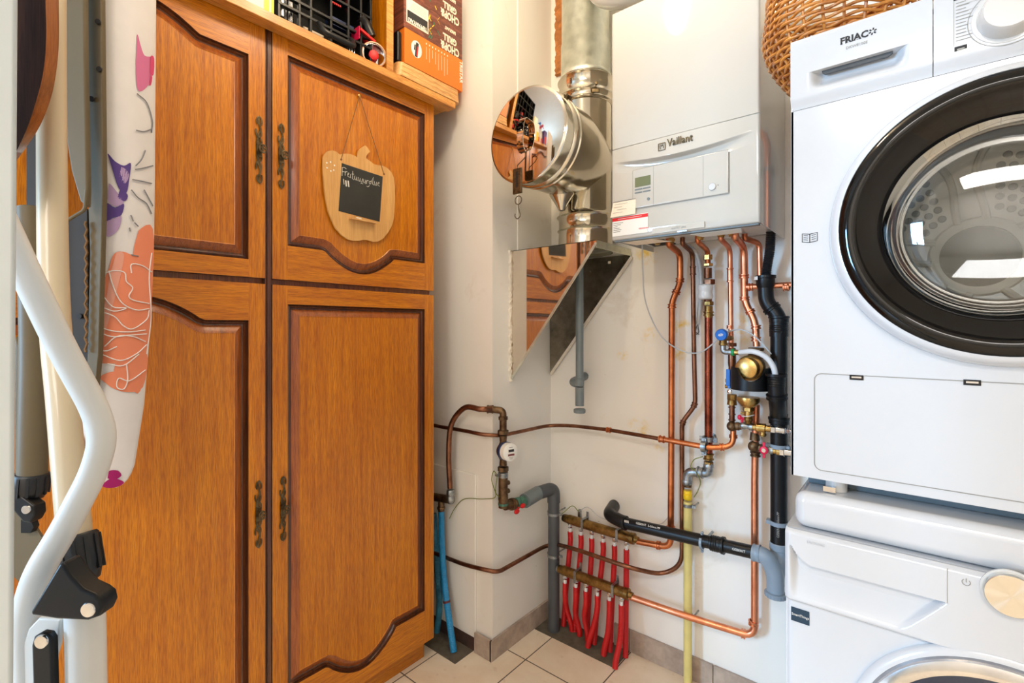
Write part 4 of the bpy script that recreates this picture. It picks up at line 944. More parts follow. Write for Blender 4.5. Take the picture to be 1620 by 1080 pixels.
m = MB(); m.tube([p_r-dd*.005, p_v+dd*-.006], rg+.0042, 24); m.build('reducer', M['grey_plastic'], t)
for py in (812, 878):
    m = MB(); z_ = onY(876, py, gy).z; clampring(m, (gpx, gy, z_), (0, 0, 1), rg, .010, .002, lug=(-1, .3, 0)); clampring(m, (gpx, gy, z_), (0, 0, 1), rg, .010, .002, lug=(1, .3, 0)); m.cyl((gpx, gy+rg, z_), (gpx, YB-.001, z_), .003, 8); m.build('pipe_clamp', M['zinc'], t)
t = thing('water_valve', p_v-V((0, 0, .03)), 'old verdigris water valve with red butterfly handle beside the pier corner', 'valve')
mx = onX(796, 780, PX+.045)   # axis of the meter run
elb = onX(799, 800, PX+.045)
m = MB(); m.tube([p_v, p_v.lerp(elb, .45)], .0205, 18); m.build('green_fitting', M['verdigris'], t)
m = MB(); m.tube([p_v.lerp(elb, .42), elb], .0165, 16); coupling(m, p_v.lerp(elb, .62), elb-p_v, .0165, .014); m.build('valve_body', M['bronze'], t)
hq = p_v.lerp(elb, .5)+V((.024, -.002, -.012))
m = MB()
for s in (-1, 1): m.ball(hq+V((.004, .018*s, .006*s)), .0115, 12, sq=(.7, 1.25, .8))
m.cyl(hq-V((.015, 0, -.004)), hq, .004, 8); m.build('red_handle', M['red_plastic'], t)
t = thing('water_meter', mx-V((0, 0, .08)), 'round water meter with white dial on a vertical bronze pipe at the pier corner', 'meter')
ZX = lambda py: onX(797, py, PX+.045).z
ax_, ay_ = mx.x, mx.y
m = MB(); m.tube([V((ax_, ay_, ZX(802))), V((ax_, ay_, ZX(752)))], .0175, 16); m.lathe([(.0185, 0), (.0185, .02)], (ax_, ay_, ZX(790)), (0, 0, 1), 16)
for pz in (765, 778): m.cyl((ax_, ay_, ZX(pz)), (ax_+.004, ay_+.028, ZX(pz)), .0085, 12); 
m.build('lower_body', M['bronze'], t)
m = MB(); m.lathe([(.019, 0), (.019, .008)], (ax_, ay_, ZX(798)), (0, 0, 1), 16); m.build('green_ring', M['verdigris'], t)
m = MB(); m.lathe([(.0185, 0), (.0185, .018)], (ax_, ay_, ZX(754)), (0, 0, 1), 18); nut(m, (ax_-.014, ay_-.02, ZX(750)), (1, 0, 0), .006, .01); m.build('pipe_clamp', M['zinc'], t)
m = MB(); nut(m, (ax_, ay_, ZX(741)), (0, 0, 1), .0205, .018, 8); nut(m, (ax_, ay_, ZX(683)), (0, 0, 1), .0205, .016, 8); m.lathe([(.0145, 0), (.013, .02), (.0205, .035), (.0205, .065), (.013, .085), (.0145, .11)], (ax_, ay_, ZX(735)), (0, 0, 1), 20); m.build('meter_body', M['bronze'], t)
mdir = V((.97, -.26, .06)).normalized(); mc = V((ax_, ay_, ZX(712)))
m = MB(); m.lathe([(.028, -.004), (.031, .004), (.031, .016)], mc, mdir, 30); m.build('bronze_bowl', M['bronze'], t)
m = MB(); m.lathe([(.0325, .010), (.0345, .012), (.0345, .024), (.0325, .026)], mc, mdir, 32); m.build('blue_ring', M['navy'], t)
m = MB(); m.lathe([(.0325, .022), (.0325, .048), (.030, .050), (0, .050)], mc, mdir, 32); dl = m.build('dial_housing', M['paper'], t)
dr = V((0, 0, 1)).cross(mdir).normalized(); du = mdir.cross(dr); dc = mc+mdir*.0504
m = MB(); m.obox(dc+du*.006+dr*.002, dr, mdir, du, .012, .0003, .0045); m.build('counter_window', M['print_dark'], dl)
m = MB(); m.obox(dc-du*.009+dr*.001, dr, mdir, du, .014, .0003, .0035); m.build('red_window', plain('dark_red_print', srgb(120, 60, 60), .6), dl)
m = MB()
for k, (o_, wd) in enumerate(((.018, .008), (-.018, .009), (-.023, .006))): m.obox(dc+du*o_, dr, mdir, du, wd, .0002, .0009)
m.build('small_print', M['print_grey'], dl)
m = MB(); m.cyl((ax_, ay_, ZX(680)), (ax_, ay_, ZX(664)), .0135, 16); nut(m, (ax_, ay_, ZX(661)), (0, 0, 1), .0175, .014, 8)
m.tube(path([V((ax_, ay_, ZX(665))), V((ax_, ay_, ZX(649))), V((ax_-.045, ay_-.02, ZX(648)))], .016, 8), .0128, 16)
m.build('upper_fitting', M['bronze'], t)
# brown pipe loop from the meter to the fitting behind the cupboard
s0 = V((ax_-.035, ay_-.016, ZX(648))); lp = [s0, onY(760, 647, PY-.05), onY(735, 645, PY-.05), onY(714, 672, PY-.05), onY(710, 720, PY-.05), onY(712, 772, PY-.05)]
t = thing('bent_brown_pipe', onY(713, 790, PY-.05), 'bent dark brown pipe looping from the meter down to a zinc fitting beside the cupboard', 'pipe')
MB().tube(spline(lp, 10), .0105, 16).build('tube', M['copper_tan'], t)
m = MB(); coupling(m, s0+V((-.012, -.004, 0)), lp[1]-s0, .0105, .022, 12, 1.5, 1.35); m.build('nut', M['bronze'], t)
q = onY(713, 779, PY-.05); m = MB(); m.lathe([(.0145, .012), (.0165, .008), (.0165, -.008), (.014, -.012), (.0155, -.016), (.0155, -.034), (.010, -.042)], q, (0, 0, 1), 16); m.build('zinc_fitting', M['zinc'], t)
q = onY(700, 792, PY-.05)
m = MB(); m.tube(path([onY(712, 790, PY-.05), onY(700, 788, PY-.05), onY(676, 784, PY-.05)], .01), .016, 16); m.cyl(onY(698, 790, PY-.05), onY(698, 808, PY-.05), .013, 14); nut(m, onY(698, 803, PY-.05), (0, 0, 1), .0165, .012); m.build('bronze_tee', M['bronze'], t)
gb2 = 'blue tubes standing beside the cupboard'
bt = spline([onY(698, 806, PY-.05), onY(699, 860, PY-.05), onY(704, 930, PY-.05), onZ(718, 1031, .003)], 14)
t = thing('blue_tube', onZ(718, 1031, .0), 'blue ribbed water tube beside the cupboard with a brown tape band', 'tube')
m = MB(); q = resample(bt, .0028); m.tube(q, lambda i: .0118+(.0011 if i % 2 else 0), 14); m.build('sleeve', M['blue_tube'], t)
q = onY(709, 959, PY-.055); m = MB(); m.lathe([(.0142, 0), (.0142, .008)], bt[31], bt[32]-bt[31], 14); m.build('tape_band', plain('maroon_tape', srgb(92, 30, 34), .5), t)
bt2 = spline([onY(686, 812, PY-.02), onY(690, 880, PY-.02), onY(695, 960, PY-.02), onY(686, 1030, PY-.03)], 14)
t = thing('blue_tube', (bt2[-1].x, bt2[-1].y, 0), 'blue water tube half hidden behind the cupboard edge, splashed with white plaster', 'tube')
lastz = bt2[-1].copy(); lastz.z = .003; bt2[-1] = lastz
m = MB(); q = resample(bt2, .0028); m.tube(q, lambda i: .0118+(.0011 if i % 2 else 0), 14); m.build('sleeve', plain('plaster_splashed_blue', srgb(60, 140, 172), .6, 0, .5, 26), t)
ew = [V((ax_-.012, ay_-.022, ZX(750))), onY(781, 745, PY-.02), onY(778, 760, PY-.02), onY(784, 785, PY-.012), onY(765, 789, PY-.008), onY(735, 789, PY-.012), onY(720, 803, PY-.02), onY(711, 820, PY-.03)]
t = thing('earth_wire', ew[-1], 'green and yellow earth wire strung from the meter clamp to the blue tube', 'wire')
MB().tube(spline(ew, 8), .0016, 6).build('strand', M['wire'], t)
MB().tube(spline([ew[0], onY(786, 758, PY-.03), onY(784, 778, PY-.02), onY(790, 786, PY-.02)], 8), .0016, 6).build('second_strand', M['wire'], t)
# ---------------------------------------------------------------- steel duct
t = thing('steel_flue_duct', (-.988, 1.63, CAMZ+.3), 'shiny stainless steel flue duct with a large mirror-polished end cap facing the room', 'duct')
DX, DY = -.988, 1.63; r0 = .1
zt0 = CAMZ+.304
def bead(z, r=r0, h=.006, s=.007): return [(r, z-s), (r+h*.7, z-s*.4), (r+h, z), (r+h*.7, z+s*.4), (r, z+s)]
zs_ = lambda py: onY(927, py, 1.53).z
prof = [(r0+.004, zt0-.02), (r0+.004, zt0+.03)]+bead(zs_(356), r0+.002)+bead(zs_(333), r0+.002, .008)+[(r0+.001, zs_(326)), (r0-.001, zs_(322)), (r0-.001, zs_(150))]+bead(zs_(147), r0)+bead(zs_(135), r0)+[(r0+.002, zs_(125))]+bead(zs_(107), r0, .007)+[(r0+.001, zs_(103))]
MB().lathe([(r, z_) for r, z_ in prof], (DX, DY, 0), (0, 0, 1), 64, caps=False).build('lower_tube', M['steel'], t, sharp=60)
prof = [(r0-.004, zs_(104)), (r0-.003, zs_(100)), (r0-.003, zs_(96)), (r0-.006, zs_(95)), (r0-.006, zs_(44)), (r0-.009, zs_(43)), (r0-.009, ZC-.002)]
g_ = MB().lathe(prof, (DX, DY, 0), (0, 0, 1), 64, caps=False).build('galvanised_tube', M['galv'], t, sharp=60)
zc = onY(833, 213, 1.26).z; R0 = .158
ty0 = 1.262
prof = [(R0-.004, .0), (R0, .002), (R0, .006), (R0-.005, .009), (R0-.005, .050), (R0+.001, .054), (R0+.003, .058), (R0+.001, .062), (R0-.005, .066), (R0-.005, .085), (R0-.001, .088), (R0-.001, .094), (R0-.006, .098), (R0-.006, .20), (R0-.02, .27), (.10, .40), (.085, .44)]
MB().lathe(prof, (DX, ty0, zc), (0, 1, 0), 72, caps=False).build('tee_branch', M['steel'], t, sharp=50)
MB().lathe([(0, -.0035), (R0-.010, -.003), (R0-.004, -.001), (R0-.002, .002)], (DX, ty0, zc), (0, 1, 0), 72, caps=False).build('mirror_end_cap', M['mirror_steel'], t, sharp=60)
hc = V((DX, ty0-.004, zc+.0))
hp_ = [hc+V((-.004, -.002, .052)), hc+V((.004, -.024, .040)), hc+V((.002, -.032, .0)), hc+V((-.004, -.024, -.042)), hc+V((-.012, -.002, -.055))]
hm = MB()
sp = spline(hp_, 8); off = V((.026, 0, 0))
def strap(pts, wv, th=.0012):
    for a, c in zip(pts, pts[1:]):
        d = (c-a).normalized(); n_ = d.cross(wv).normalized()*th
        b0 = len(hm.v); hm.v += [a-wv/2-n_, a+wv/2-n_, a+wv/2+n_, a-wv/2+n_, c-wv/2-n_, c+wv/2-n_, c+wv/2+n_, c-wv/2+n_]
        hm.f += [(b0, b0+4, b0+5, b0+1), (b0+1, b0+5, b0+6, b0+2), (b0+2, b0+6, b0+7, b0+3), (b0+3, b0+7, b0+4, b0)]; hm.m += [0]*4
strap(sp, off); hm.build('cap_handle', M['mirror_steel'], t, sharp=70)
m = MB()
ca = V((DX+R0*.70, ty0+.064, zc+R0*.62))
m.obox(ca+V((.008, 0, .010)), (1, 0, 1), (0, 1, 0), (-1, 0, 1), .010, .012, .004); m.obox(ca+V((.012, -.004, -.012)), (1, 0, .2), (0, 1, 0), (-.2, 0, 1), .004, .008, .016); m.cyl(ca+V((.004, -.014, .016)), ca+V((.004, .014, .016)), .003, 8)
m.build('clamp_lever', M['antique'], t)
m = MB(); m.lathe([(.05, .03), (.045, .0), (.022, -.035), (.012, -.055), (.0, -.056)], (DX-.02, ty0+.235, zc-R0+.012), (0, 0, 1), 28, caps=False); m.build('drain_cone', M['steel'], t)
m = MB(); m.obox((DX-.01+.085, DY-.062, zs_(127)), (1, .6, 0), (0, 0, 1), (0, 1, 0), .012, .004, .004); m.obox((DX+.085, DY-.068, zs_(141)), (1, .6, 0), (0, 0, 1), (0, 1, 0), .012, .006, .004); 
m.build('clamp_screw', M['antique'], t)
# torn sealant strip beside the duct
m = MB(); random.seed(3)
pl = [V((PX+.018, 1.60, CAMZ+.92)), V((PX+.022, 1.60, CAMZ+1.1)), V((PX+.02, 1.60, ZC-.003))]
sx = PX+.005
def roughstrip(mb, x, ya, yb, z0, z1, th, n=40):
    vs = []; fs = []
    for i in range(n+1):
        z_ = z0+(z1-z0)*i/n; j = random.uniform(-.004, .004); k = random.uniform(-.004, .004)
        vs += [(x-.002, ya+j, z_), (x+th+random.uniform(-.003, .003), ya+.003+j, z_), (x+th+random.uniform(-.003, .003), yb-.003+k, z_), (x-.002, yb+k, z_)]
    for i in range(n):
        for q in range(4): fs.append((i*4+q, i*4+(q+1) % 4, i*4+4+(q+1) % 4, i*4+4+q))
    fs += [(3, 2, 1, 0), tuple(n*4+q for q in range(4))]; mb.add(vs, fs)
yy = lambda px: onX(px, 60, PX+.02).y
x0s, x1s = onY(879, 60, YB-.01).x, onY(894, 60, YB-.01).x
roughstrip(m, 0, x0s, x1s, onY(885, 118, YB-.01).z, ZC-.003, .018)
m.v = [V((p.y, YB-.001-p.x, p.z)) for p in m.v]
tag(m.build('sealant_strip', M['rust'], flatshade=True), 'rough brown foam sealant strip down the wall beside the steel duct', 'sealant')
# ---------------------------------------------------------------- hood
t = thing('metal_hood', (-1.04, 1.6, CAMZ-.2), 'open stainless steel hood under the duct with slanted sides, mirror front reflecting the cupboard', 'hood')
HY = 1.475; HX0, HX1 = PX+.005, -.851; HZ = CAMZ+.301; HB = CAMZ-.199
yb2 = YB-.012
tt = .0025
m = MB().prism([(HX0, HY, HZ), (HX1, HY, HZ), (HX1, HY, HZ-.012), (HX0+.004, HY, HB), (HX0, HY, HB)], (0, tt, 0)); m.build('mirror_front', M['mirror_steel'], t)
m = MB(); e0, e1 = V((HX1, HY-.001, HZ-.010)), V((HX0+.003, HY-.001, HB)); dv = (e1-e0).normalized(); m.obox((e0+e1)/2, dv, (0, 1, 0), dv.cross(V((0, 1, 0))), (e1-e0).length/2, .002, .0045); m.build('front_flange', M['galv'], t)
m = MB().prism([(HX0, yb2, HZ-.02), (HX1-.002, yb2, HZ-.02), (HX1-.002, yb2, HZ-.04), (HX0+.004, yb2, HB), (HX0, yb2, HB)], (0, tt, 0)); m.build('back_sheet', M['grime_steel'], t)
m = MB(); e0, e1 = V((HX1+.004, yb2-.001, HZ-.030)), V((HX0+.004, yb2-.001, HB-.004)); dv = (e1-e0).normalized(); m.obox((e0+e1)/2, dv, (0, 1, 0), dv.cross(V((0, 1, 0))), (e1-e0).length/2, .004, .005); m.build('back_flange', M['sealant'], t)
m = MB().box(HX0, HY, HZ-.002, HX1, yb2, HZ); m.box(HX0, HY+.004, HZ-.003, HX1-.004, yb2, HZ-.0022); m.build('top_sheet', M['galv'], t)
m = MB().box(HX1-.002, HY+.002, HZ-.026, HX1, yb2, HZ-.0005); m.build('side_lip', M['galv'], t, bevel=.001)
m = MB().box(HX0, HY+tt, HB, HX0+.002, yb2-.0, HZ-.004) ; 
m = MB(); random.seed(5); roughstrip(m, PX+.002, HY-.010, HY+.004, HB-.012, HZ+.002, .006, 50); m.build('sealant_bead', M['sealant'], t, flatshade=True)
m = MB(); q = onY(964, 415, yb2-.001); m.obox(q, (1, 0, 0), (0, 1, 0), (0, 0, 1), .006, .0004, .005); m.build('small_label', M['print_cream'], t)
# grey drain pipe in the hood
t = thing('grey_drain_pipe', onY(915, 655, 1.62), 'grey plastic drain pipe hanging straight down out of the steel hood', 'pipe')
gyy = 1.62; gxx = onY(917, 560, gyy).x; zz = lambda py: onY(917, py, gyy).z
MB().cyl((gxx, gyy, zz(610)), (gxx, gyy, HZ-.004), .0152, 22).build('tube', M['grey_plastic'], t)
m = MB(); m.lathe([(.0152, -.012), (.0175, -.01), (.0175, .018), (.0152, .02)], (gxx, gyy, zz(606)), (0, 0, 1), 22); m.lathe([(.0168, 0), (.0168, -.072)], (gxx, gyy, zz(612)), (0, 0, 1), 22)
m.tube(path([V((gxx, gyy, zz(607))), V((gxx-.04, gyy+.01, zz(606))), V((gxx-.055, YB-.001, zz(600)))], .03, 8), .0168, 18); m.build('tee', M['grey_plastic'], t)
m = MB(); m.lathe([(.0225, -.004), (.0235, 0), (.0235, .008), (.019, .012)], (gxx, gyy, zz(651)), (0, 0, 1), 20); m.build('screw_cap', M['grey_plastic'], t)
# spring scale hanging from the cap handle
t = thing('spring_scale', onY(820, 345, 1.24), 'small dark spring scale with ring and hook hanging from the steel duct handle', 'scale')
ysc = 1.226; S_ = lambda px, py: onY(px, py, ysc)
MB().box(S_(812, 280).x, ysc-.004, S_(812, 308).z, S_(825.5, 280).x, ysc+.004, S_(820, 266).z).build('body', M['antique'], t, bevel=.002)
MB().box(S_(817.5, 280).x, ysc-.0048, S_(818, 297).z, S_(820, 280).x, ysc-.0038, S_(818, 272).z).build('slot', M['black_matt'], t)
MB().tube(path([S_(819, 267), S_(818, 262), S_(830, 250), S_(833, 243), S_(829, 240), S_(824, 243)], .006, 5), .0016, 8).build('top_hook', M['antique'], t)
c = S_(820, 316.5); MB().tube([c+V((.0135*math.cos(a), 0, .0135*math.sin(a))) for a in [i*math.pi/12 for i in range(24)]], .0015, 8, closed=True).build('ring', M['antique'], t)
MB().tube(spline([S_(820, 323), S_(820, 327), S_(822, 335), S_(823, 341), S_(819, 346), S_(815, 343), S_(815, 338)], 6), .0014, 8).build('lower_hook', M['antique'], t)
# white flue bend above, between duct and boiler
tag(MB().tube(path([V((-.90, 1.555, 2.53)), V((-.845, 1.50, 2.408)), V((-.76, 1.49, 2.36)), V((-.66, 1.50, 2.36)), V((-.60, 1.56, 2.36))], .05, 8), .048, 32).build('flue_pipe', M['enamel_warm']), 'white flue pipe above the boiler, coming from the steel duct', 'pipe')
# ---------------------------------------------------------------- tumble dryer
X0, X1, YF, YBK, Z0, Z1 = -.193, .407, 1.088, 1.685, .962, 1.807
t = thing('tumble_dryer', (.107, 1.38, Z0), 'white tumble dryer with black-rimmed round glass door, stacked on the washing machine', 'tumble dryer')
cxd, czd = .107, CAMZ+.1745; zpan = CAMZ+.423
m = MB().box(X0, YF+.0, Z0, X0+.004, YBK, Z1-.004).box(X1-.004, YF, Z0, X1, YBK, Z1-.004).box(X0+.004, YBK-.01, Z0, X1-.004, YBK, Z1-.004).box(X0+.004, YF+.02, Z0, X1-.004, YBK-.01, Z0+.02).box(X0+.004, YF+.02, Z1-.04, X1-.004, YBK-.01, Z1-.02)
m.build('cabinet', M['enamel'], t)
MB().box(X0-.001, YF+.012, Z1-.016, X1+.001, YBK, Z1).build('top_panel', M['enamel'], t, bevel=.003)
def holed(x0, x1, z0, z1, cx, cz, r, y, n=96):
    vs = []; fs = []
    for k in range(n):
        a = 2*math.pi*k/n; ca, sa = math.cos(a), math.sin(a)
        tt = min((x1-cx)/ca if ca > 1e-9 else (x0-cx)/ca if ca < -1e-9 else 1e9, (z1-cz)/sa if sa > 1e-9 else (z0-cz)/sa if sa < -1e-9 else 1e9)
        vs += [(cx+r*ca, y, cz+r*sa), (cx+tt*ca, y, cz+tt*sa)]
    for k in range(n):
        j = (k+1) % n; fs.append((2*k, 2*k+1, 2*j+1, 2*j))
    m = MB().add(vs, fs)
    for (cx_, cz_) in ((x0, z0), (x1, z0), (x1, z1), (x0, z1)):  # close the corners
        a = math.atan2(cz_-cz, cx_-cx) % (2*math.pi); k = int(a/(2*math.pi)*n) % n; j = (k+1) % n
        m.add([vs[2*k+1], vs[2*j+1], (cx_, y, cz_)], [(0, 1, 2)])
    return m
m = holed(X0+.0005, X1-.0005, Z0, zpan-.0012, cxd, czd, .163, YF)
m.box(X0+.0005, YF+.0001, Z0, X0+.006, YF+.012, zpan-.001).box(X0, YF+.0002, Z0-.0, X1, YF+.014, Z0+.004); fp_ = m.build('front_panel', M['enamel'], t, sharp=20)
# control fascia: drawer with hand grip on the left
def grid(xs, zs, f, y):
    vs = [(x, y-f(x, z), z) for z in zs for x in xs]; n = len(xs)
    return MB().add(vs, [(j*n+i, j*n+i+1, (j+1)*n+i+1, (j+1)*n+i) for j in range(len(zs)-1) for i in range(n-1)])
ss = lambda e0, e1, x: (lambda q: q*q*(3-2*q))(max(0, min(1, (x-e0)/(e1-e0))))
xdv = .018
def fdr(x, z):
    h = .006
    h -= .010*(1-ss(zpan, zpan+.022, z))*.7                     # lower lip slopes in
    if z > Z1-.005: h -= (z-Z1+.005)**2*120
    b_ = ss(-.162, -.140, x)*(1-ss(-.036, -.014, x))
    lo_ = CAMZ+.449; hi_ = CAMZ+.4875
    if z < hi_: h -= b_*.024*ss(lo_, hi_-.010, z)
    return h
lin = lambda a, b, n: [a+(b-a)*i/n for i in range(n+1)]
zz_ = lin(zpan, zpan+.022, 8)+lin(zpan+.024, CAMZ+.4872, 26)+[CAMZ+.4876]+lin(CAMZ+.490, Z1, 12)
m = grid(lin(X0, xdv-.0006, 64), zz_, fdr, YF); m.box(X0, YF-.002, zpan+.02, X0+.001, YF+.012, Z1-.002); dw = m.build('detergent_drawer', M['enamel'], t, sharp=50)
q = lambda px, py: onY(px, py, YF+.010)
MB().prism([q(1301, 108), q(1413, 75), q(1413, 85), q(1404, 91.5), q(1306, 119), q(1301, 116)], (0, -.006, 0)).build('grip_slot', M['dark_grey_plastic'], dw)
def ffa(x, z):
    h = .006-.007*(1-ss(zpan, zpan+.022, z))
    if z > Z1-.005: h -= (z-Z1+.005)**2*120
    return h
fa = grid(lin(xdv+.0006, X1, 30), zz_, ffa, YF).build('control_fascia', M['enamel'], t, sharp=50)
MB().box(X0+.002, YF+.004, zpan-.002, X1-.002, YF+.010, zpan+.02).build('shadow_gap', M['dark_gap'], t)
yt = YF-.0063
def TX(px, py, y=yt): return onY(px, py, y)
a_, b_ = TX(1329, 70), TX(1373, 59)
R_, U_ = (1, 0, 0), (0, 0, 1)
text('brand_lettering', 'FRIAC', V((a_.x, yt, a_.z-.001)), R_, U_, .0165, M['print_dark'], t, bold=.0006, width=b_.x-a_.x)
m = MB()
wl = (b_.x-a_.x)/5
for k in range(5):
    xx = a_.x+wl*(k+.12)
    if k in (0, 1, 2, 3): m.box(xx-.0008, yt-.0003, a_.z-.001, xx+.0032, yt, a_.z-.0003)
for k in (0, 1, 2): m.box(a_.x+wl*(k+.12)-.001, yt-.0003, a_.z+.0103, a_.x+wl*(k+.12)+.0028, yt, a_.z+.0110)
m.build('brand_serifs', M['print_dark'], t)
m = MB(); c = TX(1380.5, 49.5)
for k in range(6):
    a = k*math.pi/3+.3; d = V((math.cos(a), 0, math.sin(a))); m.obox(c+d*.0042, d, (0, 1, 0), d.cross(V((0, 1, 0))), .0018, .0003, .0011)
m.build('snowflake_emblem', M['print_dark'], t)
a_, b_ = TX(1338, 77), TX(1372, 68); text('printed_model', 'DKW8100E', V((a_.x, yt, a_.z-.0015)), R_, U_, .0068, M['print_grey'], t, width=b_.x-a_.x)
kc = V((.108, YF-.006, CAMZ+.489))
m = MB(); m.lathe([(.044, 0), (.043, .001), (.0395, .0012)], kc, (0, -1, 0), 48); m.build('dial_ring', M['white_plastic'], t)
m = MB(); m.lathe([(.0375, .0005), (.0375, .003), (.036, .010), (.0335, .026), (.031, .029), (0, .029)], kc, (0, -1, 0), 48); m.build('dial', M['white_plastic'], t)
m = MB(); m.lathe([(.0470, 0), (.0480, 0)], kc-V((0, .0005, 0)), (0, -1, 0), 48, caps=False, a0=.3, a1=math.pi*1.2); m.build('dial_scale', M['print_grey'], fa)
m = MB(); x_ = TX(1508.5, 30).x; z_t = TX(1508, 2).z; zb_ = TX(1508.5, 74).z
m.box(x_, yt-.0003, zb_, x_+.0005, yt, z_t)
for k in range(12):
    zz0 = z_t-.006-k*(z_t-zb_-.008)/12; L = (.012, .016, .012, .015, .018, .020, .012, .014, .012, .012, .020, .019)[k]; m.box(x_+.003, yt-.0003, zz0, x_+.003+L, yt, zz0+.0011)
for k in range(5):
    zz0 = z_t-.010-k*.0115; m.box(x_+.004, yt-.0003, zz0, x_+.034, yt, zz0+.0002)
m.build('programme_list', M['print_grey'], fa)
m = MB().box(x_+.001, yt-.0004, TX(1510, 82).z, TX(1530, 76).x, yt, TX(1510, 75).z); m.box(x_, yt-.0004, TX(1509, -2).z-.004, TX(1530, 0).x, yt, TX(1509, -2).z+.001); m.build('dark_tag', M['print_dark'], fa)
q0 = TX(1514, 79); MB().box(q0.x, yt-.0006, q0.z, q0.x+.009, yt-.0004, q0.z+.0008).box(q0.x, yt-.0006, q0.z-.0022, q0.x+.013, yt-.0004, q0.z-.0014).build('tag_print', M['print_white'], fa)
# door
dc = V((cxd, YF, czd)); NEG = (0, -1, 0)
dr_ = MB().lathe([(.236, .0006), (.2365, .004), (.2345, .012), (.230, .022), (.2245, .0265), (.2195, .0275), (.2190, .024)], dc, NEG, 128, caps=False).build('door', M['enamel'], t, sharp=50)
MB().lathe([(.2192, .0245), (.2165, .0295), (.205, .032), (.197, .032), (.194, .0285), (.185, .020), (.168, .010), (.159, .005), (.157, .002)], dc, NEG, 128, caps=False).build('black_rim', M['black_gloss'], dr_, sharp=60)
m = MB(); pr = [(.158, .004), (.152, .010), (.135, .020), (.11, .029), (.08, .035), (.04, .039), (0, .040)]
m.lathe(pr, dc, NEG, 96, caps=False); m.build('door_glass', M['door_glass'], dr_, sharp=80)
m = MB(); m.lathe([(.1575, .002), (.152, -.02), (.146, -.05), (.135, -.085), (.11, -.098), (.0, -.104)], dc, NEG, 96, caps=False); m.build('inner_bowl', M['door_glass'], dr_, sharp=80)
# drum
m = MB(); m.lathe([(.163, 0), (.165, -.03), (.185, -.05), (.27, -.07), (.285, -.10), (.285, -.46), (.27, -.475), (0, -.475)], dc, NEG, 72, caps=False); drm = m.build('drum', plain('drum_steel', srgb(196, 194, 188), .4, .3, .03, 8), t, sharp=50)
yb_ = YF+.474; star = MB(); star.lathe([(.070, 0), (.070, .006), (.088, .006), (.092, 0)], (cxd, yb_, czd-.01), NEG, 48, caps=False)
sc = V((cxd, yb_, czd-.01))
for k in range(5):
    a = k*2*math.pi/5+math.pi/2+.15; pts = []
    for s in (1, -1):
        ptsl = [sc+V(((.085+.17*u)*math.cos(a+s*(.30-.18*math.sin(u*2.6))), -.004, (.085+.17*u)*math.sin(a+s*(.30-.18*math.sin(u*2.6))))) for u in [i/10 for i in range(11)]]
        star.tube(ptsl, .0075, 8)
star.build('drum_back_ribs', plain('cream_drum_rib', srgb(244, 236, 220), .4), drm)
hol = MB()
for k in range(5):
    a0 = (k+.5)*2*math.pi/5+math.pi/2+.15
    for rr in (.115, .138, .161, .184, .207, .230):
        nn = int(rr*.72/.021)
        for i in range(nn):
            a = a0+(i-(nn-1)/2)*.021/rr; hol.lathe([(0, .003), (.0065, .003), (.0085, .001)], sc+V((rr*math.cos(a), 0, rr*math.sin(a))), NEG, 10, caps=False)
hol.build('drum_perforations', M['grey_plastic'], drm)['kind'] = 'stuff'
MB().lathe([(0, .003), (.066, .003), (.070, 0)], sc, NEG, 48, caps=False).build('drum_centre', M['grey_plastic'], drm)
# service flap
xa_, xb_2 = onY(1288.5, 660, YF).x, .345; za_, zc2 = CAMZ-.2705, CAMZ-.0872
fl_ = MB()
r = .012; pts = []
for (cx_, cz_, a0) in ((xa_+r, zc2-r, math.pi/2), (xa_+r, za_+r, math.pi), (xb_2-r, za_+r, 1.5*math.pi), (xb_2-r, zc2-r, 0)):
    for i in range(7): a = a0+math.pi/2*i/6; pts.append((cx_+r*math.cos(a), YF-.0004, cz_+r*math.sin(a)))
fl_.tube(pts, .0008, 6, closed=True); sfl = fl_.build('service_flap_joint', M['print_grey'], fp_)
for (px, py) in ((1355, 597), (1538, 605)):
    c = onY(px, py, YF-.0005); lm = MB().obox(c, R_, (0, 1, 0), U_, .0105, .0007, .0045); lo2 = lm.build('flap_latch', M['dark_gap'], fp_)
    MB().obox(c+V((0, -.001, .0005)), R_, (0, 1, 0), U_, .0075, .0007, .0015).build('latch_tab', M['chrome'], fp_)
m = MB(); q0 = onY(1281, 376, YF-.0006)
for s in (-1, 1):
    m.tube([q0+V((0, 0, -.009)), q0+V((s*.0125, 0, -.007)), q0+V((s*.0125, 0, .009)), q0+V((0, 0, .007))], .0007, 6)
    for k in (.004, .0, -.004): m.tube([q0+V((s*.003, 0, k)), q0+V((s*.010, 0, k+.0015))], .0005, 5)
m.tube([q0+V((0, 0, -.009)), q0+V((0, 0, .007))], .0007, 6); m.build('manual_symbol', M['print_dark'], fp_)
for x in (X0+.07, X1-.07): MB().cyl((x, 1.13, Z0-.026), (x, 1.13, Z0+.001), .018, 16).build('foot', M['white_plastic'], t)
for x in (X0+.07, X1-.07): MB().cyl((x, 1.62, Z0-.026), (x, 1.62, Z0+.001), .018, 16).build('foot', M['white_plastic'], t)
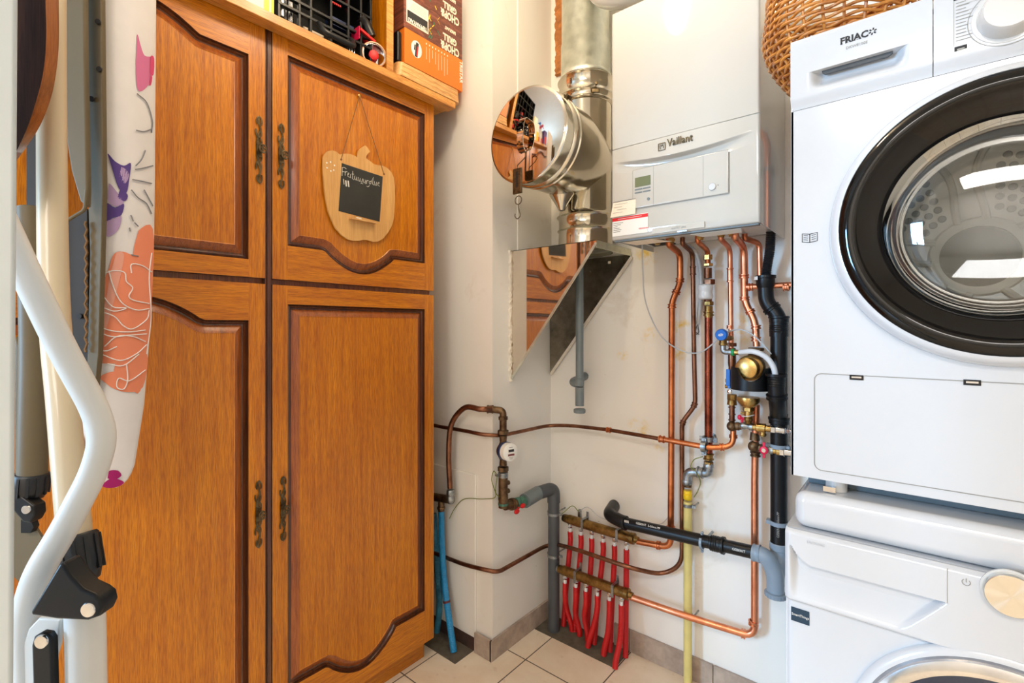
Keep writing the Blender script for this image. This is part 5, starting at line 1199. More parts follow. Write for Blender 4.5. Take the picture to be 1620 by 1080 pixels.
# ---------------------------------------------------------------- washing machine
WX0, WX1, WY, WZ = -.198, .402, 1.066, .866
t = thing('washing_machine', (.10, 1.36, 0), 'white washing machine with round steel dial, standing under the tumble dryer', 'washing machine')
MB().box(WX0, WY+.004, .012, WX1, 1.685, WZ).build('cabinet', M['enamel'], t)
m = MB().box(WX0+.012, WY+.006, WZ+.001, WX1-.002, 1.685, .9355); m.build('top_lid', M['enamel'], t, bevel=.020, seg=5)
MB().box(WX0+.02, WY+.05, WZ, WX1-.02, 1.68, WZ+.0015).build('seam', M['dark_gap'], t)
for x in (WX0+.06, WX1-.06):
    for y in (WY+.06, 1.62): MB().cyl((x, y, 0), (x, y, .013), .022, 16).build('foot', M['black_plastic'], t)
xr = .035
def fw(x, z):
    pz = .732; h = .012*ss(pz-.006, pz+.004, z)
    if z > WZ-.008: h -= (z-WZ+.008)**2*150
    if x < WX0+.010: h -= (WX0+.010-x)**2*60
    zt = .806+.030*max(0, (WX0+.045-x)/.035)**2; zb = .738
    bx = ss(WX0+.006, WX0+.022, x)
    if zb < z < zt:
        u = (zt-z)/(zt-zb); xl = xr-.055*u
        b = bx*(1-ss(xl-.012, xl, x)); h -= b*.020*(1-u)**.7
    return h
zl_ = [.012, .3, .6, .70]+lin(.722, .738, 10)+lin(.742, .850, 60)+lin(.853, WZ, 8)
wfp = grid(lin(WX0, WX0+.03, 16)+lin(WX0+.034, .05, 60)+lin(.06, WX1, 20), zl_, fw, WY).build('front_panel', M['enamel'], t, sharp=45)
m = MB().box(.0345, WY-.0125, .8065, .0352, WY-.011, WZ-.004); m.build('drawer_joint', M['print_grey'], wfp)
yw = WY-.0125
kc = onY(1599, 937, yw); m = MB(); m.lathe([(.0345, 0), (.0345, .003)], kc, NEG, 48); m.build('dial_ring', M['white_plastic'], t)
MB().lathe([(.0315, .002), (.0315, .014), (.030, .016), (0, .016)], kc, NEG, 64).build('steel_dial', M['dial'], t, sharp=50)
pc = onY(1528.5, 921, yw-.0004); m = MB(); m.tube([pc+V((.0048*math.cos(a), 0, .0048*math.sin(a))) for a in [2.2+i*.27 for i in range(19)]], .0005, 6); m.tube([pc, pc+V((0, 0, .006))], .0005, 6); m.build('power_symbol', M['print_grey'], t)
a_, b_ = onY(1276, 855, yw), onY(1296, 859, yw); text('brand_lettering', 'SAMSUNG', V((a_.x, yw-.0002, a_.z-.004)), R_, U_, .0075, plain('faint_print', srgb(196, 200, 204), .5), t, width=.028)
ysn = WY-.0008; a_, b_ = onY(1251.5, 970, ysn), onY(1280.5, 975, ysn)
m = MB().box(a_.x, ysn-.0004, onY(1251.5, 980, ysn).z, b_.x, ysn+.0004, onY(1251.5, 958.5, ysn).z); stk_ = m.build('blue_sticker', plain('dark_teal_print', srgb(22, 52, 72), .5), t)
text('sticker_lettering', 'SmartThings', V((a_.x+.001, ysn-.0005, onY(1252, 971, ysn).z)), R_, U_, .0065, M['print_white'], t, width=b_.x-a_.x-.002)
dcw = V((.107, WY-.001, .545)); m = MB()
wd = m.lathe([(.205, -.001), (.206, .006), (.200, .013), (.192, .014), (.190, .010)], dcw, NEG, 112, caps=False).build('door', M['enamel'], t, sharp=50)
MB().lathe([(.1905, .010), (.187, .020), (.176, .024), (.168, .024), (.166, .020)], dcw, NEG, 112, caps=False).build('silver_rim', M['chrome'], wd, sharp=50)
MB().lathe([(.1662, .020), (.160, .022), (.12, .028), (.06, .032), (0, .033)], dcw, NEG, 96, caps=False).build('dark_glass', M['dark_glass'], wd, sharp=60)
t = thing('stacking_bracket', (.1, 1.12, .937), 'grey metal stacking bracket in the dark gap between dryer and washing machine', 'bracket')
MB().box(X0+.02, 1.15, .9365, X1-.02, 1.17, .9615).build('crossbar', plain('blue_grey_metal', srgb(92, 108, 118), .45, .3), t)
c = onY(1312, 768, 1.10); MB().obox((c.x, 1.105, .9375+.005), R_, (0, 1, 0), U_, .010, .006, .005).build('tab', M['chrome'], t)
# ---------------------------------------------------------------- wicker basket and green basin on the dryer
bc = V((-.135, 1.345, Z1+.001))
t = thing('wicker_basket', bc, 'round woven cane basket on top of the dryer, overhanging its left edge', 'basket')
def br(h): return .098+.060*math.sin(min(1, h/.13)*math.pi/2)-.012*max(0, (h-.13)/.1)
NS = 26; m = MB()
for k in range(NS):
    a = 2*math.pi*k/NS; m.tube([bc+V((br(h)*math.cos(a), br(h)*math.sin(a), h)) for h in [i*.0125 for i in range(0, 18)]], .0032, 6)
m.build('stakes', M['wicker'], t)
m = MB(); rows = 27
for j in range(rows):
    h = .004+j*.0082; pts = []; nn = NS*5
    for i in range(nn):
        a = 2*math.pi*i/nn; rr = br(h)+.0042*math.cos(NS/2*a+math.pi*(j % 2)); pts.append(bc+V((rr*math.cos(a), rr*math.sin(a), h+.0018*math.sin(NS/2*a))))
    m.tube(pts, .0036, 6, closed=True)
wv = m.build('weave', M['wicker'], t, sharp=80)
m = MB(); m.lathe([(0, 0), (.098, 0), (.098, .004), (0, .004)], bc, (0, 0, 1), 40); m.build('base', M['wicker'], t)
m = MB(); m.tube([bc+V((.151*math.cos(a), .151*math.sin(a), .218)) for a in [i*math.pi/30 for i in range(60)]], .007, 8, closed=True); m.build('rim', M['wicker'], t)
bq = V((.035, 1.36, Z1+.001))
t = thing('green_basin', bq, 'green plastic basin on top of the dryer, right of the wicker basket', 'basin')
m = MB(); m.lathe([(0, 0), (.036, 0), (.046, .05), (.052, .055), (.052, .058), (.044, .054), (.034, .004), (0, .004)], bq, (0, 0, 1), 40, caps=False); m.build('bowl', M['teal'], t)
# ---------------------------------------------------------------- pumpkin blackboard on the cupboard door
XP = CX+.010
def K(x, y, X=XP): return onX(510+x/6.354, 220+y/6.354, X)
t = thing('pumpkin_blackboard', K(400, 1030), 'pumpkin-shaped plywood memo board with a small blackboard, hanging on the cupboard door', 'memo board')
ol = [(5,240),(8,185),(25,145),(55,120),(100,113),(140,125),(175,155),(200,148),(240,145),(290,152),(330,168),(352,184),(354,150),(362,120),(385,90),(430,62),(455,85),(480,125),(455,148),(442,170),(440,192),(480,220),(520,252),(560,262),(610,268),(660,295),(700,340),(720,390),(728,470),(730,600),(725,720),(718,800),(700,870),(660,940),(610,1000),(560,1028),(510,1032),(450,1014),(410,1012),(370,1022),(310,1022),(250,1005),(190,960),(130,890),(90,800),(60,720),(35,600),(20,480),(8,340)]
bd = MB().prism([K(*p) for p in ol], (-.006, 0, 0)).build('board', M['ply'], t, sharp=50)
MB().prism([K(x, y, XP+.0006) for x, y in ((195,240),(607,377),(576,830),(163,722))], (-.0004, 0, 0)).build('slate', M['slate'], t)
ld = [K(262, 768), K(300, 775), K(525, 842), K(522, 875), K(300, 820), K(262, 812)]
l0, l1 = K(265, 790), K(522, 860)
MB().box(XP, l0.y, l0.z-.005, XP+.016, l1.y, l0.z-.0005).build('ledge', M['tray'], t)
MB().cyl((XP+.008, l0.y+.022, l0.z+.002), (XP+.008, l0.y+.040, l0.z+.002), .003, 10).build('chalk_stick', M['chalk'], t)
m = MB(); Xc = XP+.0008
def stroke(pts, r=.0007): m.tube([K(x, y, Xc) for x, y in pts], r, 5, up=(1, 0, 0), flat=.4)
for s in ([(200,285),(199,325),(197,368)], [(200,285),(220,284),(242,300)], [(198,325),(224,330)], [(230,322),(229,365)], [(230,338),(240,326),(250,328)], [(254,362),(264,352),(268,342),(260,338),(254,355),(258,376),(274,384)],
          [(284,350),(281,384),(290,390)], [(306,322),(303,398),(316,408)], [(296,350),(318,352)], [(326,368),(322,402),(336,410),(344,376),(344,412),(352,418)], [(360,382),(358,416),(372,424),(382,390),(380,424),(394,432),(406,396)],
          [(414,402),(410,432),(424,440),(434,408),(434,450)], [(446,412),(443,450)], [(445,425),(456,413),(466,420)], [(482,420),(470,432),(474,452),(488,448),(490,428),(482,420)], [(490,430),(512,382),(504,452),(516,462)],
          [(524,424),(520,458),(532,466),(544,430),(543,468)], [(556,452),(572,444),(570,432),(556,440),(556,462),(576,474)], [(386,446),(398,440),(408,452)], [(444,472),(458,480),(474,466)]): stroke(s)
m.build('chalk_writing', M['chalk'], t)
m = MB(); stroke([(212,400),(218,455)], .0011); stroke([(235,415),(241,475)], .0022); stroke([(259,418),(266,480)], .0022); m.build('tally_marks', M['chalk'], t)
m = MB()
for (x, y) in ((45,238),(82,230),(122,264),(47,288),(115,312),(85,320)):
    c = K(x, y); m.lathe([(.0025, 0), (.0022, .0006), (0, .0006)], c, (1, 0, 0), 12)
m.build('painted_dots', M['paper'], bd)
pin = onX(568, 152, CX+.003)
m = MB(); m.lathe([(.0045, 0), (.005, .004), (0, .006)], pin, (1, 0, 0), 16)
pn = m.build('pin', M['gold_brass'], t)
m = MB()
for e in (K(188, 205, XP+.001), K(618, 350, XP+.001)): m.tube([pin+V((.003, 0, 0)), e], .0011, 6)
m.build('string', M['string'], t)
for e in (K(188, 205), K(618, 352)): MB().lathe([(.003, 0), (.003, .002)], e, (1, 0, 0), 10).build('peg', M['brownwood'], t)
# ---------------------------------------------------------------- things on the shelf
SH = SZ1+.0005
t = thing('tool_crate', (-1.50, .79, SH), 'black plastic tool organiser crate with ribbed grid front on the shelf', 'crate')
y0, y1, x0, x1, z1_ = .640, .950, -1.66, -1.392, SH+.36
MB().box(x0, y0, SH, x1-.03, y1, SH+.012).box(x0, y0, SH, x0+.006, y1, z1_).box(x0, y0, SH, x1-.012, y0+.006, z1_).box(x0, y1-.006, SH, x1-.012, y1, z1_).box(x0, y0+.006, z1_-.006, x1-.012, y1-.006, z1_).build('case', M['black_plastic'], t)
m = MB()
for z_ in (0, .055, .085, .155, .22, .29, .352): m.box(x1-.014, y0, SH+z_, x1, y1, SH+z_+.008)
for y_ in (y0, .70, .735, .80, .86, .905, y1-.008): m.box(x1-.014, y_, SH, x1-.001, y_+.007, z1_)
m.build('front_grid', M['black_plastic'], t, bevel=.001)
m = MB(); m.tube(path([V((x1+.006, .76, SH+.052)), V((x1+.028, .765, SH+.02)), V((x1+.028, .865, SH+.02)), V((x1+.006, .87, SH+.052))], .02), .010, 12, up=(1, 0, 0), flat=.7); m.build('carry_handle', M['black_plastic'], t)
for k in range(7): MB().cyl((x1-.03, .812+k*.0065, SH+.16), (x1-.03, .812+k*.0065, SH+.21), .0028, 8).build('red_bit', M['red_plastic'], t)
for (y_, z_, r_, L) in ((.672, .0135, .014, .12), (.70, .0135, .009, .12)): MB().cyl((x1-.05, y_, SH+z_), (x1-.05, y_, SH+z_+L), r_, 14).build('metal_tool', M['chrome'], t)
MB().box(x1-.045, .735, SH+.02, x1-.040, .80, SH+.05).build('paper_label', M['print_cream'], t)
MB().box(x1-.05, .81, SH+.095, x1-.03, .90, SH+.12).build('blue_tool', M['navy'], t)
for k in range(4): MB().cyl((x1-.03, .875+k*.009, SH+.02), (x1-.03, .875+k*.009, SH+.05), .0025, 8).build('metal_bit', M['chrome'], t)
t = thing('tape_dispenser', (-1.385, .97, SH), 'red and black parcel tape dispenser with a brown tape roll, between crate and divider', 'tape dispenser')
rc = V((-1.405, .960, SH+.0415)); ra_ = V((.90, -.35, -.05)).normalized()
m = MB(); m.lathe([(.0395, -.022), (.041, -.020), (.041, .022), (.0395, .0235), (.0365, .0235), (.0365, -.022), (.0395, -.022)], rc, ra_, 40, caps=False); m.build('tape_roll', M['tape_brown'], t)
m = MB(); m.lathe([(.036, -.02), (.036, .020), (.034, .020), (.034, -.018), (0, -.018)], rc, ra_, 32, caps=False); m.build('metal_hub', M['chrome'], t)
m = MB(); m.lathe([(.016, -.018), (.016, .018), (.012, .020), (0, .020)], rc, ra_, 20); m.build('red_knob', M['red_plastic'], t)
m = MB(); m.tube([rc+V((-.004, -.022, .04)), rc+V((.0, -.038, .055)), rc+V((.004, -.056, .062)), rc+V((.006, -.068, .050))], .010, 8, flat=.3); m.obox(rc+V((.004, -.030, .052)), (0, -1, .3), (1, 0, 0), (0, .3, 1), .030, .016, .004); m.build('red_frame', M['red_plastic'], t)
m = MB(); m.tube(spline([rc+V((.010, -.012, .058)), rc+V((.006, -.030, .090)), rc+V((.006, -.052, .105))], 6), .0165, 16); m.build('black_grip', M['black_plastic'], t)
m = MB(); m.obox(rc+V((.008, -.070, .040)), (0, 0, 1), (1, 0, 0), (0, 1, 0), .020, .022, .001); m.build('cutting_blade', M['redpink'], t)
t = thing('white_card_box', (-1.45, .58, SH), 'white and yellow carton beside the tool crate at the shelf edge', 'box')
MB().box(-1.52, .535, SH, -1.385, .625, SH+.24).build('carton', M['paper'], t); MB().box(-1.3849, .617, SH, -1.3842, .625, SH+.24).box(-1.3849, .598, SH+.002, -1.3842, .612, SH+.07).build('yellow_edge', M['yellow_card'], t)
gt = 'wooden trays stacked on the shelf'
tt_ = .0165
for k, lb in enumerate(('pale wooden tray at the bottom of the stack on the shelf', 'pale wooden tray in the middle of the stack of three', 'pale wooden tray on top of the stack, under the orange box')):
    z_ = SH+k*(tt_+.0007); r = .02; pts = []
    ya_, yb3 = 1.030+.004*k, 1.330; xa3, xb3 = -1.62, -1.360-.002*k
    for (cx_, cy_, a0) in ((xb3-r, yb3-.004-r, 0), (xa3+r, yb3-.004-r, math.pi/2), (xa3+r, ya_+r, math.pi), (xb3-r, ya_+r, 1.5*math.pi)):
        for i in range(6): a = a0+math.pi/2*i/5; pts.append(V((cx_+r*math.cos(a), cy_+r*math.sin(a), z_)))
    tag(MB().prism(pts, (0, 0, tt_)).build('wooden_tray', M['tray'], bevel=.0015), lb, 'tray', gt)
xb4 = -1.362
oz0, oz1 = SH+3*(tt_+.0007), CAMZ+1.035
t = thing('orange_box', (-1.45, 1.19, oz0), 'orange appliance box with a white oval picture on the wooden trays', 'box')
MB().box(-1.60, 1.058, oz0, xb4, 1.335, oz1).build('carton', M['orange_card'], t)
xt = xb4+.0004; dp = lambda px, py: onX(px, py, xt)
c = dp(659, 78); m = MB(); vs = [c+V((0, .0235*math.cos(a), .030*math.sin(a))) for a in [i*math.pi/16 for i in range(32)]]; m.prism(vs, (-.0003, 0, 0)); m.build('white_oval', M['print_white'], t)
m = MB(); m.obox(c+V((.0003, .001, -.002)), (0, .12, 1), (1, 0, 0), (0, 1, -.12), .026, .0003, .006); m.obox(c+V((.0003, -.008, .004)), (0, .12, 1), (1, 0, 0), (0, 1, -.12), .010, .0003, .0025); m.build('pictured_appliance', M['print_dark'], t)
m = MB(); m.obox(c+V((.0006, .003, -.006)), (0, .12, 1), (1, 0, 0), (0, 1, -.12), .017, .0002, .0022); m.build('pictured_red_strip', M['print_red'], t)
m = MB(); q = dp(674, 72)
for i in range(8): yq_ = q.y+.0145*i; m.box(xt-.0002, yq_, oz1-.018-.003*0, xt+.0001, yq_+.004, oz1-.012); m.box(xt-.0002, yq_+.001, oz1-.026-(.045, .05, .03, .045, .06, .055, .07, .06)[i], xt+.0001, yq_+.0022, oz1-.026)
m.build('printed_text', M['print_cream'], t)
text('box_lettering', 'TRISTAR', V((xt, 1.322, oz1-.006)), (0, 0, -1), (0, 1, 0), .022, M['print_white'], t, bold=.0006, width=.085)
gx_ = 'planked grill boxes stacked upside down'
for k, lb in enumerate(('brown grill plate box printed upside down, resting on the orange box', 'brown grill plate box printed upside down, topmost under the ceiling')):
    z0_ = oz1+.0005+k*.1195; t = thing('grill_box', (-1.46, 1.19, z0_), lb, 'box', gx_)
    MB().box(-1.62, 1.055, z0_, xb4, 1.334, z0_+.119).build('carton', M['grill'], t)
    D_, Ud = (0, -1, 0), (0, 0, -1)
    text('box_lettering', 'GRILL', V((xt, 1.305, z0_+.062)), D_, Ud, .034, M['print_cream'], t, bold=.0012, width=.070)
    text('box_lettering', 'CHOP&', V((xt, 1.318, z0_+.030)), D_, Ud, .040, M['print_cream'], t, bold=.0014, width=.095)
    text('box_lettering', 'BAKPLAAT', V((xt, 1.300, z0_+.092)), D_, Ud, .016, M['print_cream'], t, bold=.0006, width=.055)
    if k == 0:
        MB().box(xt-.0004, 1.066, z0_+.022, xt, 1.165, z0_+.108).build('white_label', M['print_cream'], t)
        MB().box(xt, 1.070, z0_+.026, xt+.0003, 1.161, z0_+.066).build('black_panel', M['print_dark'], t)
        text('label_lettering', 'TEPPANYAKI', V((xt+.0004, 1.158, z0_+.040)), D_, Ud, .019, M['print_white'], t, bold=.0006, width=.084)
        m = MB()
        for i in range(5): m.box(xt, 1.078+.004*i, z0_+.074+.006*i, xt+.0002, 1.155, z0_+.0752+.006*i)
        m.build('label_lines', M['print_grey'], t)
    m = MB(); random.seed(11+k)
    for i in range(16):
        c = V((xt, 1.185+random.uniform(-.02, .03), z0_+random.uniform(.012, .105))); m.obox(c, (0, random.uniform(-1, 1), 1), (1, 0, 0), (0, 1, random.uniform(-1, 1)), random.uniform(.004, .010), .0002, random.uniform(.001, .0025), m=i % 2)
    m.build('pictured_food', [M['yellow_card'], M['teal']], t)
t = thing('black_gadget', (-1.41, 1.040, oz0), 'small black appliance standing between the shelf divider and the orange box', 'appliance')
MB().box(-1.46, 1.036, oz0, -1.372, 1.0555, oz0+.105).build('body', M['black_plastic'], t, bevel=.006, seg=3)
# cleaning things further along the shelf, seen mirrored in the duct's end cap
def spray(y, mat, lb, band):
    t = thing('spray_bottle', (-1.45, y, SH), lb, 'bottle', None)
    m = MB(); m.lathe([(.034, 0), (.038, .004), (.038, .11), (.030, .16), (.015, .20), (.015, .22)], (-1.45, y, SH), (0, 0, 1), 24); m.build('bottle_body', M['white_plastic'], t)
    MB().box(-1.415, y-.022, SH+.03, -1.4115, y+.022, SH+.085).build('label_band', band, t)
    m = MB(); m.obox((-1.44, y, SH+.245), (1, 0, 0), (0, 1, 0), (0, 0, 1), .030, .013, .014); m.cyl((-1.45, y, SH+.215), (-1.45, y, SH+.235), .017, 16); m.obox((-1.405, y, SH+.215), (1, 0, -2), (0, 1, 0), (2, 0, 1), .022, .006, .003); m.build('trigger_head', mat, t, bevel=.003)
spray(.40, M['blue_plastic'], 'white spray bottle with blue trigger, reflected in the duct cap', M['orange_card'])
spray(.31, M['red_plastic'], 'white spray bottle with red trigger, reflected in the duct cap', M['red_plastic'])
t = thing('purple_pouch', (-1.44, .20, SH), 'purple and red cleaning packet reflected in the duct cap', 'packet')
MB().box(-1.48, .15, SH, -1.40, .26, SH+.20).build('packet_body', plain('purple_card', srgb(74, 40, 110), .4), t, bevel=.006); MB().box(-1.3998, .17, SH+.03, -1.399, .24, SH+.12).build('red_print', M['print_red'], t)
t = thing('yellow_carton', (-1.44, .485, SH), 'yellow and white carton on the shelf, reflected in the duct cap', 'box')
MB().box(-1.52, .45, SH, -1.40, .525, SH+.12).build('lower_half', M['yellow_card'], t); MB().box(-1.52, .45, SH+.1202, -1.40, .525, SH+.21).build('upper_half', M['paper'], t)
# ---------------------------------------------------------------- door leaf at the left edge
c = [atD(28.5, -60, .33), atD(21, 1130, .33)]
e0, e1 = c; lf = V((-.02, -.30, 0))
sd = V((-.06, .003, 0))
m = MB(); A_ = [e0, e0+sd, e0+sd+lf, e0+lf]; B_ = [e1, e1+sd, e1+sd+lf, e1+lf]
zt_ = 2.03; 
k0 = (e1-e0)/(e1.z-e0.z)
top = [p+k0*(zt_-p.z) for p in (e0, e0+sd, e0+sd+lf, e0+lf)]; bot_ = [p+k0*(.0-p.z) for p in (e0, e0+sd, e0+sd+lf, e0+lf)]
m.loft(bot_, top); m.build('door_1', plain('pale_blue_grey_paint', srgb(206, 216, 220), .5, 0, .04, 12), None, kind='structure', bevel=.003)
# ---------------------------------------------------------------- ironing board leaning by the cupboard
t = thing('ironing_board', (-1.05, .12, 0), 'folded ironing board with floral white cover and cream tubular legs, leaning by the cupboard', 'ironing board')
def dB(px): return 1.085+(px-245)*(.085/105)
cov = [(247,-200),(247,0),(246,150),(245,300),(243,420),(236,540),(228,640),(213,735),(205,755),(190,770),(172,773),(150,765),(135,745),(127,715),(125,680),(134,630),(143,585),(142,560),(150,500),(160,400),(165,300),(162,180),(158,0),(157,-200)]
nrm = (atD(245, 400, dB(245))-atD(150, 400, dB(150))).cross(V((0, 0, 1))).normalized()
if nrm.dot(FW) < 0: nrm = -nrm
fold = 212
def B(px, py, off=0):
    # the cover bulges towards the room: middle line nearer than its edges
    u = max(0, min(1, (px-125)/122)); return atD(px, py, dB(px)-.030*math.sin(math.pi*min(1, max(0, u)))**.7-off)
# body from horizontal slices
sl = []
def edge(py):
    xs = []
    for (xa5, ya5), (xb5, yb5) in zip(cov, cov[1:]+cov[:1]):
        if (ya5-py)*(yb5-py) <= 0 and ya5 != yb5: xs.append(xa5+(xb5-xa5)*(py-ya5)/(yb5-ya5))
    return min(xs), max(xs)
pys = [-200, -100, 0]+[40*i for i in range(1, 18)]+[700, 720, 735, 748, 758, 766, 771]
m = MB(); NU = 20; vs = []; fs = []
for py in pys:
    xa5, xb5 = edge(py)
    for i in range(NU+1): px = xa5+(xb5-xa5)*i/NU; vs.append(B(px, py))
    for i in range(NU+1): px = xb5+(xa5-xb5)*i/NU; e = math.sin(math.pi*i/NU); vs.append(atD(px, py, dB(px)+.004+.012*e))
W_ = 2*NU+2
for j in range(len(pys)-1):
    for i in range(W_): fs.append((j*W_+i, j*W_+(i+1) % W_, (j+1)*W_+(i+1) % W_, (j+1)*W_+i))
fs += [tuple(range(W_)), tuple((len(pys)-1)*W_+i for i in range(W_))]
cv = MB().add(vs, fs).build('cover', M['cloth'], t, sharp=70)
# printed flowers: thin patches following the cover
def patch(name, polys, mat, off=.0012):
    m = MB()
    for poly in polys:
        q_ = [V((x, y, 0)) for x, y in poly]; q_ = spline(q_[-2:]+q_+q_[:2], 4)[8:-8]; poly = [(p.x, p.y) for p in q_]
        fine = []
        for (xa5, ya5), (xb5, yb5) in zip(poly, poly[1:]+poly[:1]):
            n = max(1, int(math.hypot(xb5-xa5, yb5-ya5)/5))
            for i in range(n): fine.append((xa5+(xb5-xa5)*i/n, ya5+(yb5-ya5)*i/n))
        cx5 = sum(p[0] for p in fine)/len(fine); cy5 = sum(p[1] for p in fine)/len(fine); N = len(fine); vs = [B(cx5, cy5, off)]
        R = 4
        for k in range(1, R+1):
            for p in fine: vs.append(B(cx5+(p[0]-cx5)*k/R, cy5+(p[1]-cy5)*k/R, off))
        fs = [(0, 1+i, 1+(i+1) % N) for i in range(N)]
        for k in range(R-1):
            for i in range(N): fs.append((1+k*N+i, 1+(k+1)*N+i, 1+(k+1)*N+(i+1) % N, 1+k*N+(i+1) % N))
        m.add(vs, fs)
    return m.build(name, mat, cv, sharp=80)
def lines(name, ls, mat, r=.0011, off=.0022):
    m = MB()
    for l in ls: m.tube([B(x, y, off) for x, y in resample2(l)], r, 5)
    return m.build(name, mat, cv)
def resample2(l):
    q = spline([V((x, y, 0)) for x, y in l], 5); return [(p.x, p.y) for p in q]
CP = M['cloth_print']
patch('orange_flower', [[(219,365),(242,362),(241,460),(235,540),(222,618),(205,612),(190,600),(180,585),(196,575),(172,575),(150,572),(143,560),(145,545),(152,510),(160,470),(166,440),(172,425),(180,402),(195,398),(215,405),(212,390)]], CP['orange'])
patch('peach_petal', [[(175,430),(168,470),(155,520),(144,556),(150,560),(168,520),(182,470),(192,430),(196,402),(184,400)]], CP['peach'], .0018)
patch('orange_petal', [[(157,598),(175,588),(205,585),(233,560),(226,612),(200,620),(175,612)]], CP['orange'])
lines('petal_outlines', [[(166,432),(180,428),(197,431),(200,445),(210,455),(204,468),(212,475),(236,480)], [(172,428),(178,450),(192,478),(215,490),(236,488)], [(208,432),(208,418),(225,420),(240,430)], [(161,465),(178,485),(200,487),(180,492),(158,484)],
      [(150,490),(180,500),(195,515),(210,520),(232,505),(236,490)], [(148,512),(172,522),(200,525),(230,522)], [(148,520),(175,532),(205,530),(232,528)], [(165,548),(185,532),(210,532),(230,540)], [(160,560),(190,570),(215,560),(232,545)], [(170,575),(195,578),(220,560)], [(145,543),(165,555),(185,548)],
      [(200,575),(202,600),(196,615),(185,612),(188,598),(205,602),(230,585)], [(240,400),(236,440),(239,500),(232,560)]], CP['white'])
patch('pink_petals', [[(217,55),(222,70),(229,88),(243,92),(241,118),(232,138),(218,142),(215,100)]], CP['pink']); patch('rose_petal_edges', [[(238,90),(244,92),(243,118),(237,115)], [(238,120),(241,122),(239,134),(236,134)]], CP['rose'], .002)
patch('purple_blotches', [[(170,243),(182,255),(196,262),(207,258),(205,280),(200,305),(188,298),(180,275)], [(168,322),(182,328),(196,322),(192,340),(178,345),(166,352)], [(190,300),(202,308),(198,318),(186,312)]], CP['purple']); patch('lilac_blotches', [[(172,290),(186,305),(196,320),(182,326),(170,315)], [(166,352),(180,346),(192,342),(188,362),(174,374),(165,370)], [(192,264),(204,275),(198,290),(188,280)]], CP['lilac'])
lines('grey_leaf_outlines', [[(217,148),(232,162),(241,190),(240,210)], [(216,206),(228,208),(240,204)], [(230,238),(224,252),(215,262)], [(214,268),(226,266),(242,262)], [(210,284),(222,286),(240,290)], [(208,300),(218,312),(232,322),(240,338)], [(228,300),(238,318),(242,326)], [(207,340),(211,350)], [(213,352),(219,358)], [(205,360),(206,366)], [(208,403),(219,405)]], CP['grey'], .0012)
patch('magenta_flower', [[(172,745),(186,744),(192,752),(182,758),(170,756)], [(164,764),(178,756),(196,762),(188,769),(172,772),(160,768)]], CP['magenta']); patch('magenta_petal', [[(126,680),(132,690),(134,705),(131,725),(126,712)]], CP['magenta'])
# folded frame under the board
dF = .965
def ST(name, poly, mat, d=dF, th=.012, dd=0, **k):
    f = [atD(px, py, d+dd*(px-100)) for px, py in poly]; n_ = V((FW.x, FW.y, 0)); return MB().prism(f, n_*th).build(name, mat, t, **k)
ST('frame_strip', [(41,-150),(60,-150),(60,560),(52,700),(41,700)], M['taupe_deep_shade'], .955, bevel=.002)
ST('frame_strip', [(129,-150),(158,-150),(163,300),(156,560),(148,640),(136,640),(142,400),(134,180)], M['taupe_shaded'], .97, bevel=.002)
ST('curved_sheet', [(88,-150),(132,-150),(134,100),(138,300),(137,328),(126,318),(112,270),(101,200),(94,120)], M['taupe_shaded'], .94, bevel=.004, seg=3)
ST('latch_plate', [(106,345),(138,330),(140,620),(118,620),(106,480)], M['taupe_deep_shade'], .975, bevel=.001)
MB().tube(path([atD(103, 325, .935), atD(104, 350, .935), atD(134, 332, .935), atD(137, 300, .935)], .006), .0032, 10).build('wire_catch', M['taupe_shaded'], t)
for (px, py, d) in ((146, 157, .968), (156, 35, .968), (158, 110, .968), (127, 500, .973)): MB().lathe([(.0, 0), (.0052, 0), (.0052, .003)], atD(px, py, d), -FW, 14).build('rivet_hole', M['dark_gap'], t)
m = MB()
mp = [atD(136, 350+i*9, .965) for i in range(24)]
for i in range(23): m.tube([mp[i]+V((0, 0, 0)), (mp[i]+mp[i+1])/2+RT*(.0022 if i % 2 else -.0022), mp[i+1]], .0022, 5)
m.build('twisted_cord', M['string'], t)
def TB(name, pts, r, mat, rad=.05, **k): return MB().tube(path([atD(*p) for p in pts], rad, 8), r, 20).build(name, mat, t, **k)
MB().tube(spline([atD(82, -150, .72), atD(82, 200, .68), atD(86, 480, .64), atD(100, 640, .60), atD(119, 852, .56)], 8), .0160, 22).build('rear_leg_tube', M['cream_metal'], t)
TB('far_leg_tube', [(50, 330, .80), (55, 560, .78), (51, 755, .76)], .0185, M['taupe_shaded'])
TB('near_leg_tube', [(-20, 300, .46), (38, 425, .47), (100, 555, .49), (150, 645, .50), (164, 690, .50), (150, 745, .50), (100, 840, .49), (60, 905, .48), (44, 960, .48), (42, 1010, .48), (48, 1150, .48)], .0122, M['white_metal'], .05)
capd = .553
def ribcap(p, ax, r, L, name='foot_cap'):
    m = MB(); m.lathe([(r*.98, 0), (r*1.08, .003), (r*1.08, L*.6), (r*.85, L*.92), (r*.5, L), (0, L)], p, ax, 24)
    a_ = V(ax).normalized(); u = a_.orthogonal().normalized(); w = a_.cross(u)
    for k in range(12):
        an = k*math.pi/6; d = u*math.cos(an)+w*math.sin(an); m.obox(p+a_*L*.42+d*r*1.07, a_, d, a_.cross(d), L*.34, .0014, .0018)
    return m.build(name, M['rubber'], t, sharp=50)
ribcap(atD(119, 846, .56), atD(130, 920, .552)-atD(119, 846, .56), .0195, .056)
ribcap(atD(50, 748, .76), atD(46, 790, .76)-atD(50, 748, .76), .0205, .042)
ST('hinge_bracket', [(92,893),(98,890),(112,912),(130,932),(148,940),(158,948),(161,962),(155,976),(138,982),(90,980),(50,974),(46,970)], M['black_plastic'], .448, .020, bevel=.003, seg=3)
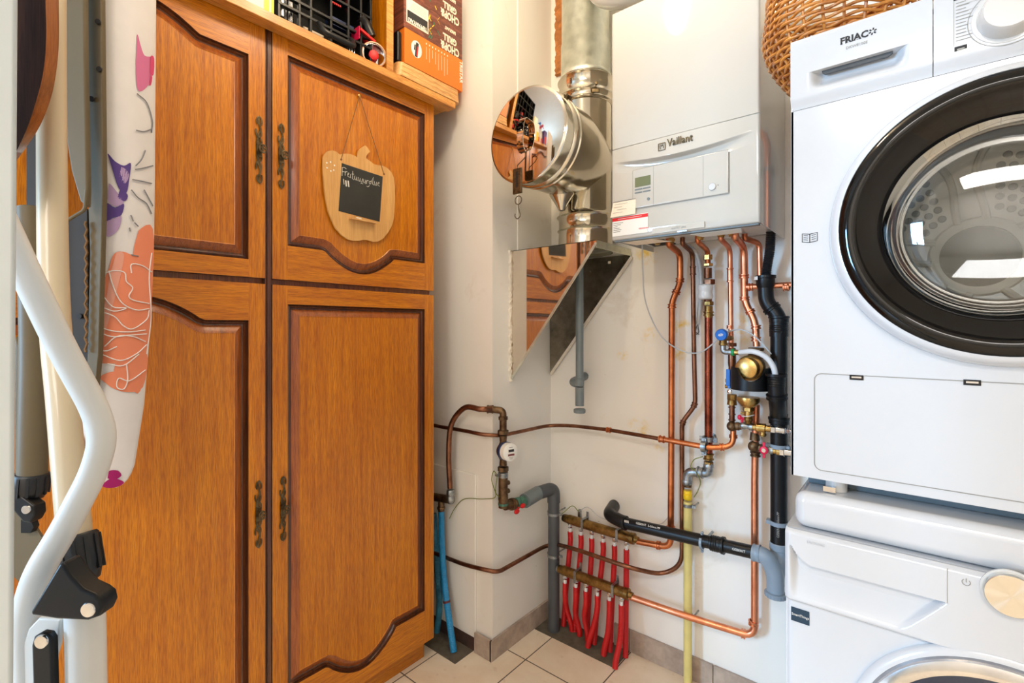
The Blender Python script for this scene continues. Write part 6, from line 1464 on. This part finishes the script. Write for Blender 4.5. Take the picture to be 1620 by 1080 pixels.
MB().lathe([(.0, -.0012), (.0062, -.001), (.0068, 0), (.0068, .002)], atD(139.5, 964.5, .4475), FW, 24).build('steel_rivet', M['chrome'], t)
TB('lower_leg_tube', [(134, 950, .475), (136, 1010, .475), (138, 1150, .475)], .0158, M['white_metal'])
ST('side_plate', [(60,978),(96,980),(92,1020),(86,1040),(80,1150),(38,1150),(36,1020),(44,995)], M['white_metal'], .470, .006, bevel=.002)
ST('black_link', [(48,1022),(52,1008),(64,1001),(76,1003),(82,1012),(86,1150),(52,1150)], M['black_plastic'], .455, .008, bevel=.003, seg=3)
MB().lathe([(.0, -.0012), (.0058, -.001), (.0064, 0), (.0064, .002)], atD(65.5, 1015, .4545), FW, 24).build('steel_rivet', M['chrome'], t)
ST('far_bracket', [(20,775),(40,790),(54,800),(55,815),(48,828),(36,826),(20,808)], M['black_plastic'], .74, .02, bevel=.003)
MB().lathe([(.0, -.0012), (.0062, -.001), (.0068, 0), (.0068, .002)], atD(41, 806, .738), FW, 20).build('steel_rivet', M['chrome'], t)
ST('far_plate', [(10,795),(32,798),(66,850),(50,880),(30,920),(10,900)], M['taupe_shaded'], .78, .004)
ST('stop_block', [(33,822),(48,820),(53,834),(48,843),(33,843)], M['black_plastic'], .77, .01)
ST('far_leg_tube', [(22,530),(40,560),(32,900),(22,900)], M['taupe_shaded'], .84, .02, bevel=.004)
# dark curved wooden panel hanging in front
t = thing('curved_wooden_panel', atD(60, 250, .60), 'dark curved wooden panel with pale brown edge hanging at the top left', 'panel')
fr_ = [(-10,-80),(70,-80),(72,0),(73,60),(69,110),(60,150),(44,200),(22,248),(-10,300)]
bk_ = [(-10,-80),(90,-80),(91,0),(91,70),(86,120),(77,160),(58,205),(28,249),(-10,302)]
A_ = [atD(x, y, .60) for x, y in fr_]; B_ = [atD(x+2, y, .625) for x, y in bk_]
# smooth both outlines
def sm(pts): a = spline(pts[1:-1], 6); return [pts[0]]+a+[pts[-1]]
A_, B_ = sm(A_), sm(B_)
pnl = MB().loft(A_, B_, 0, True, 1).build('panel', [M['blackwood'], M['brownwood']], t, sharp=50)
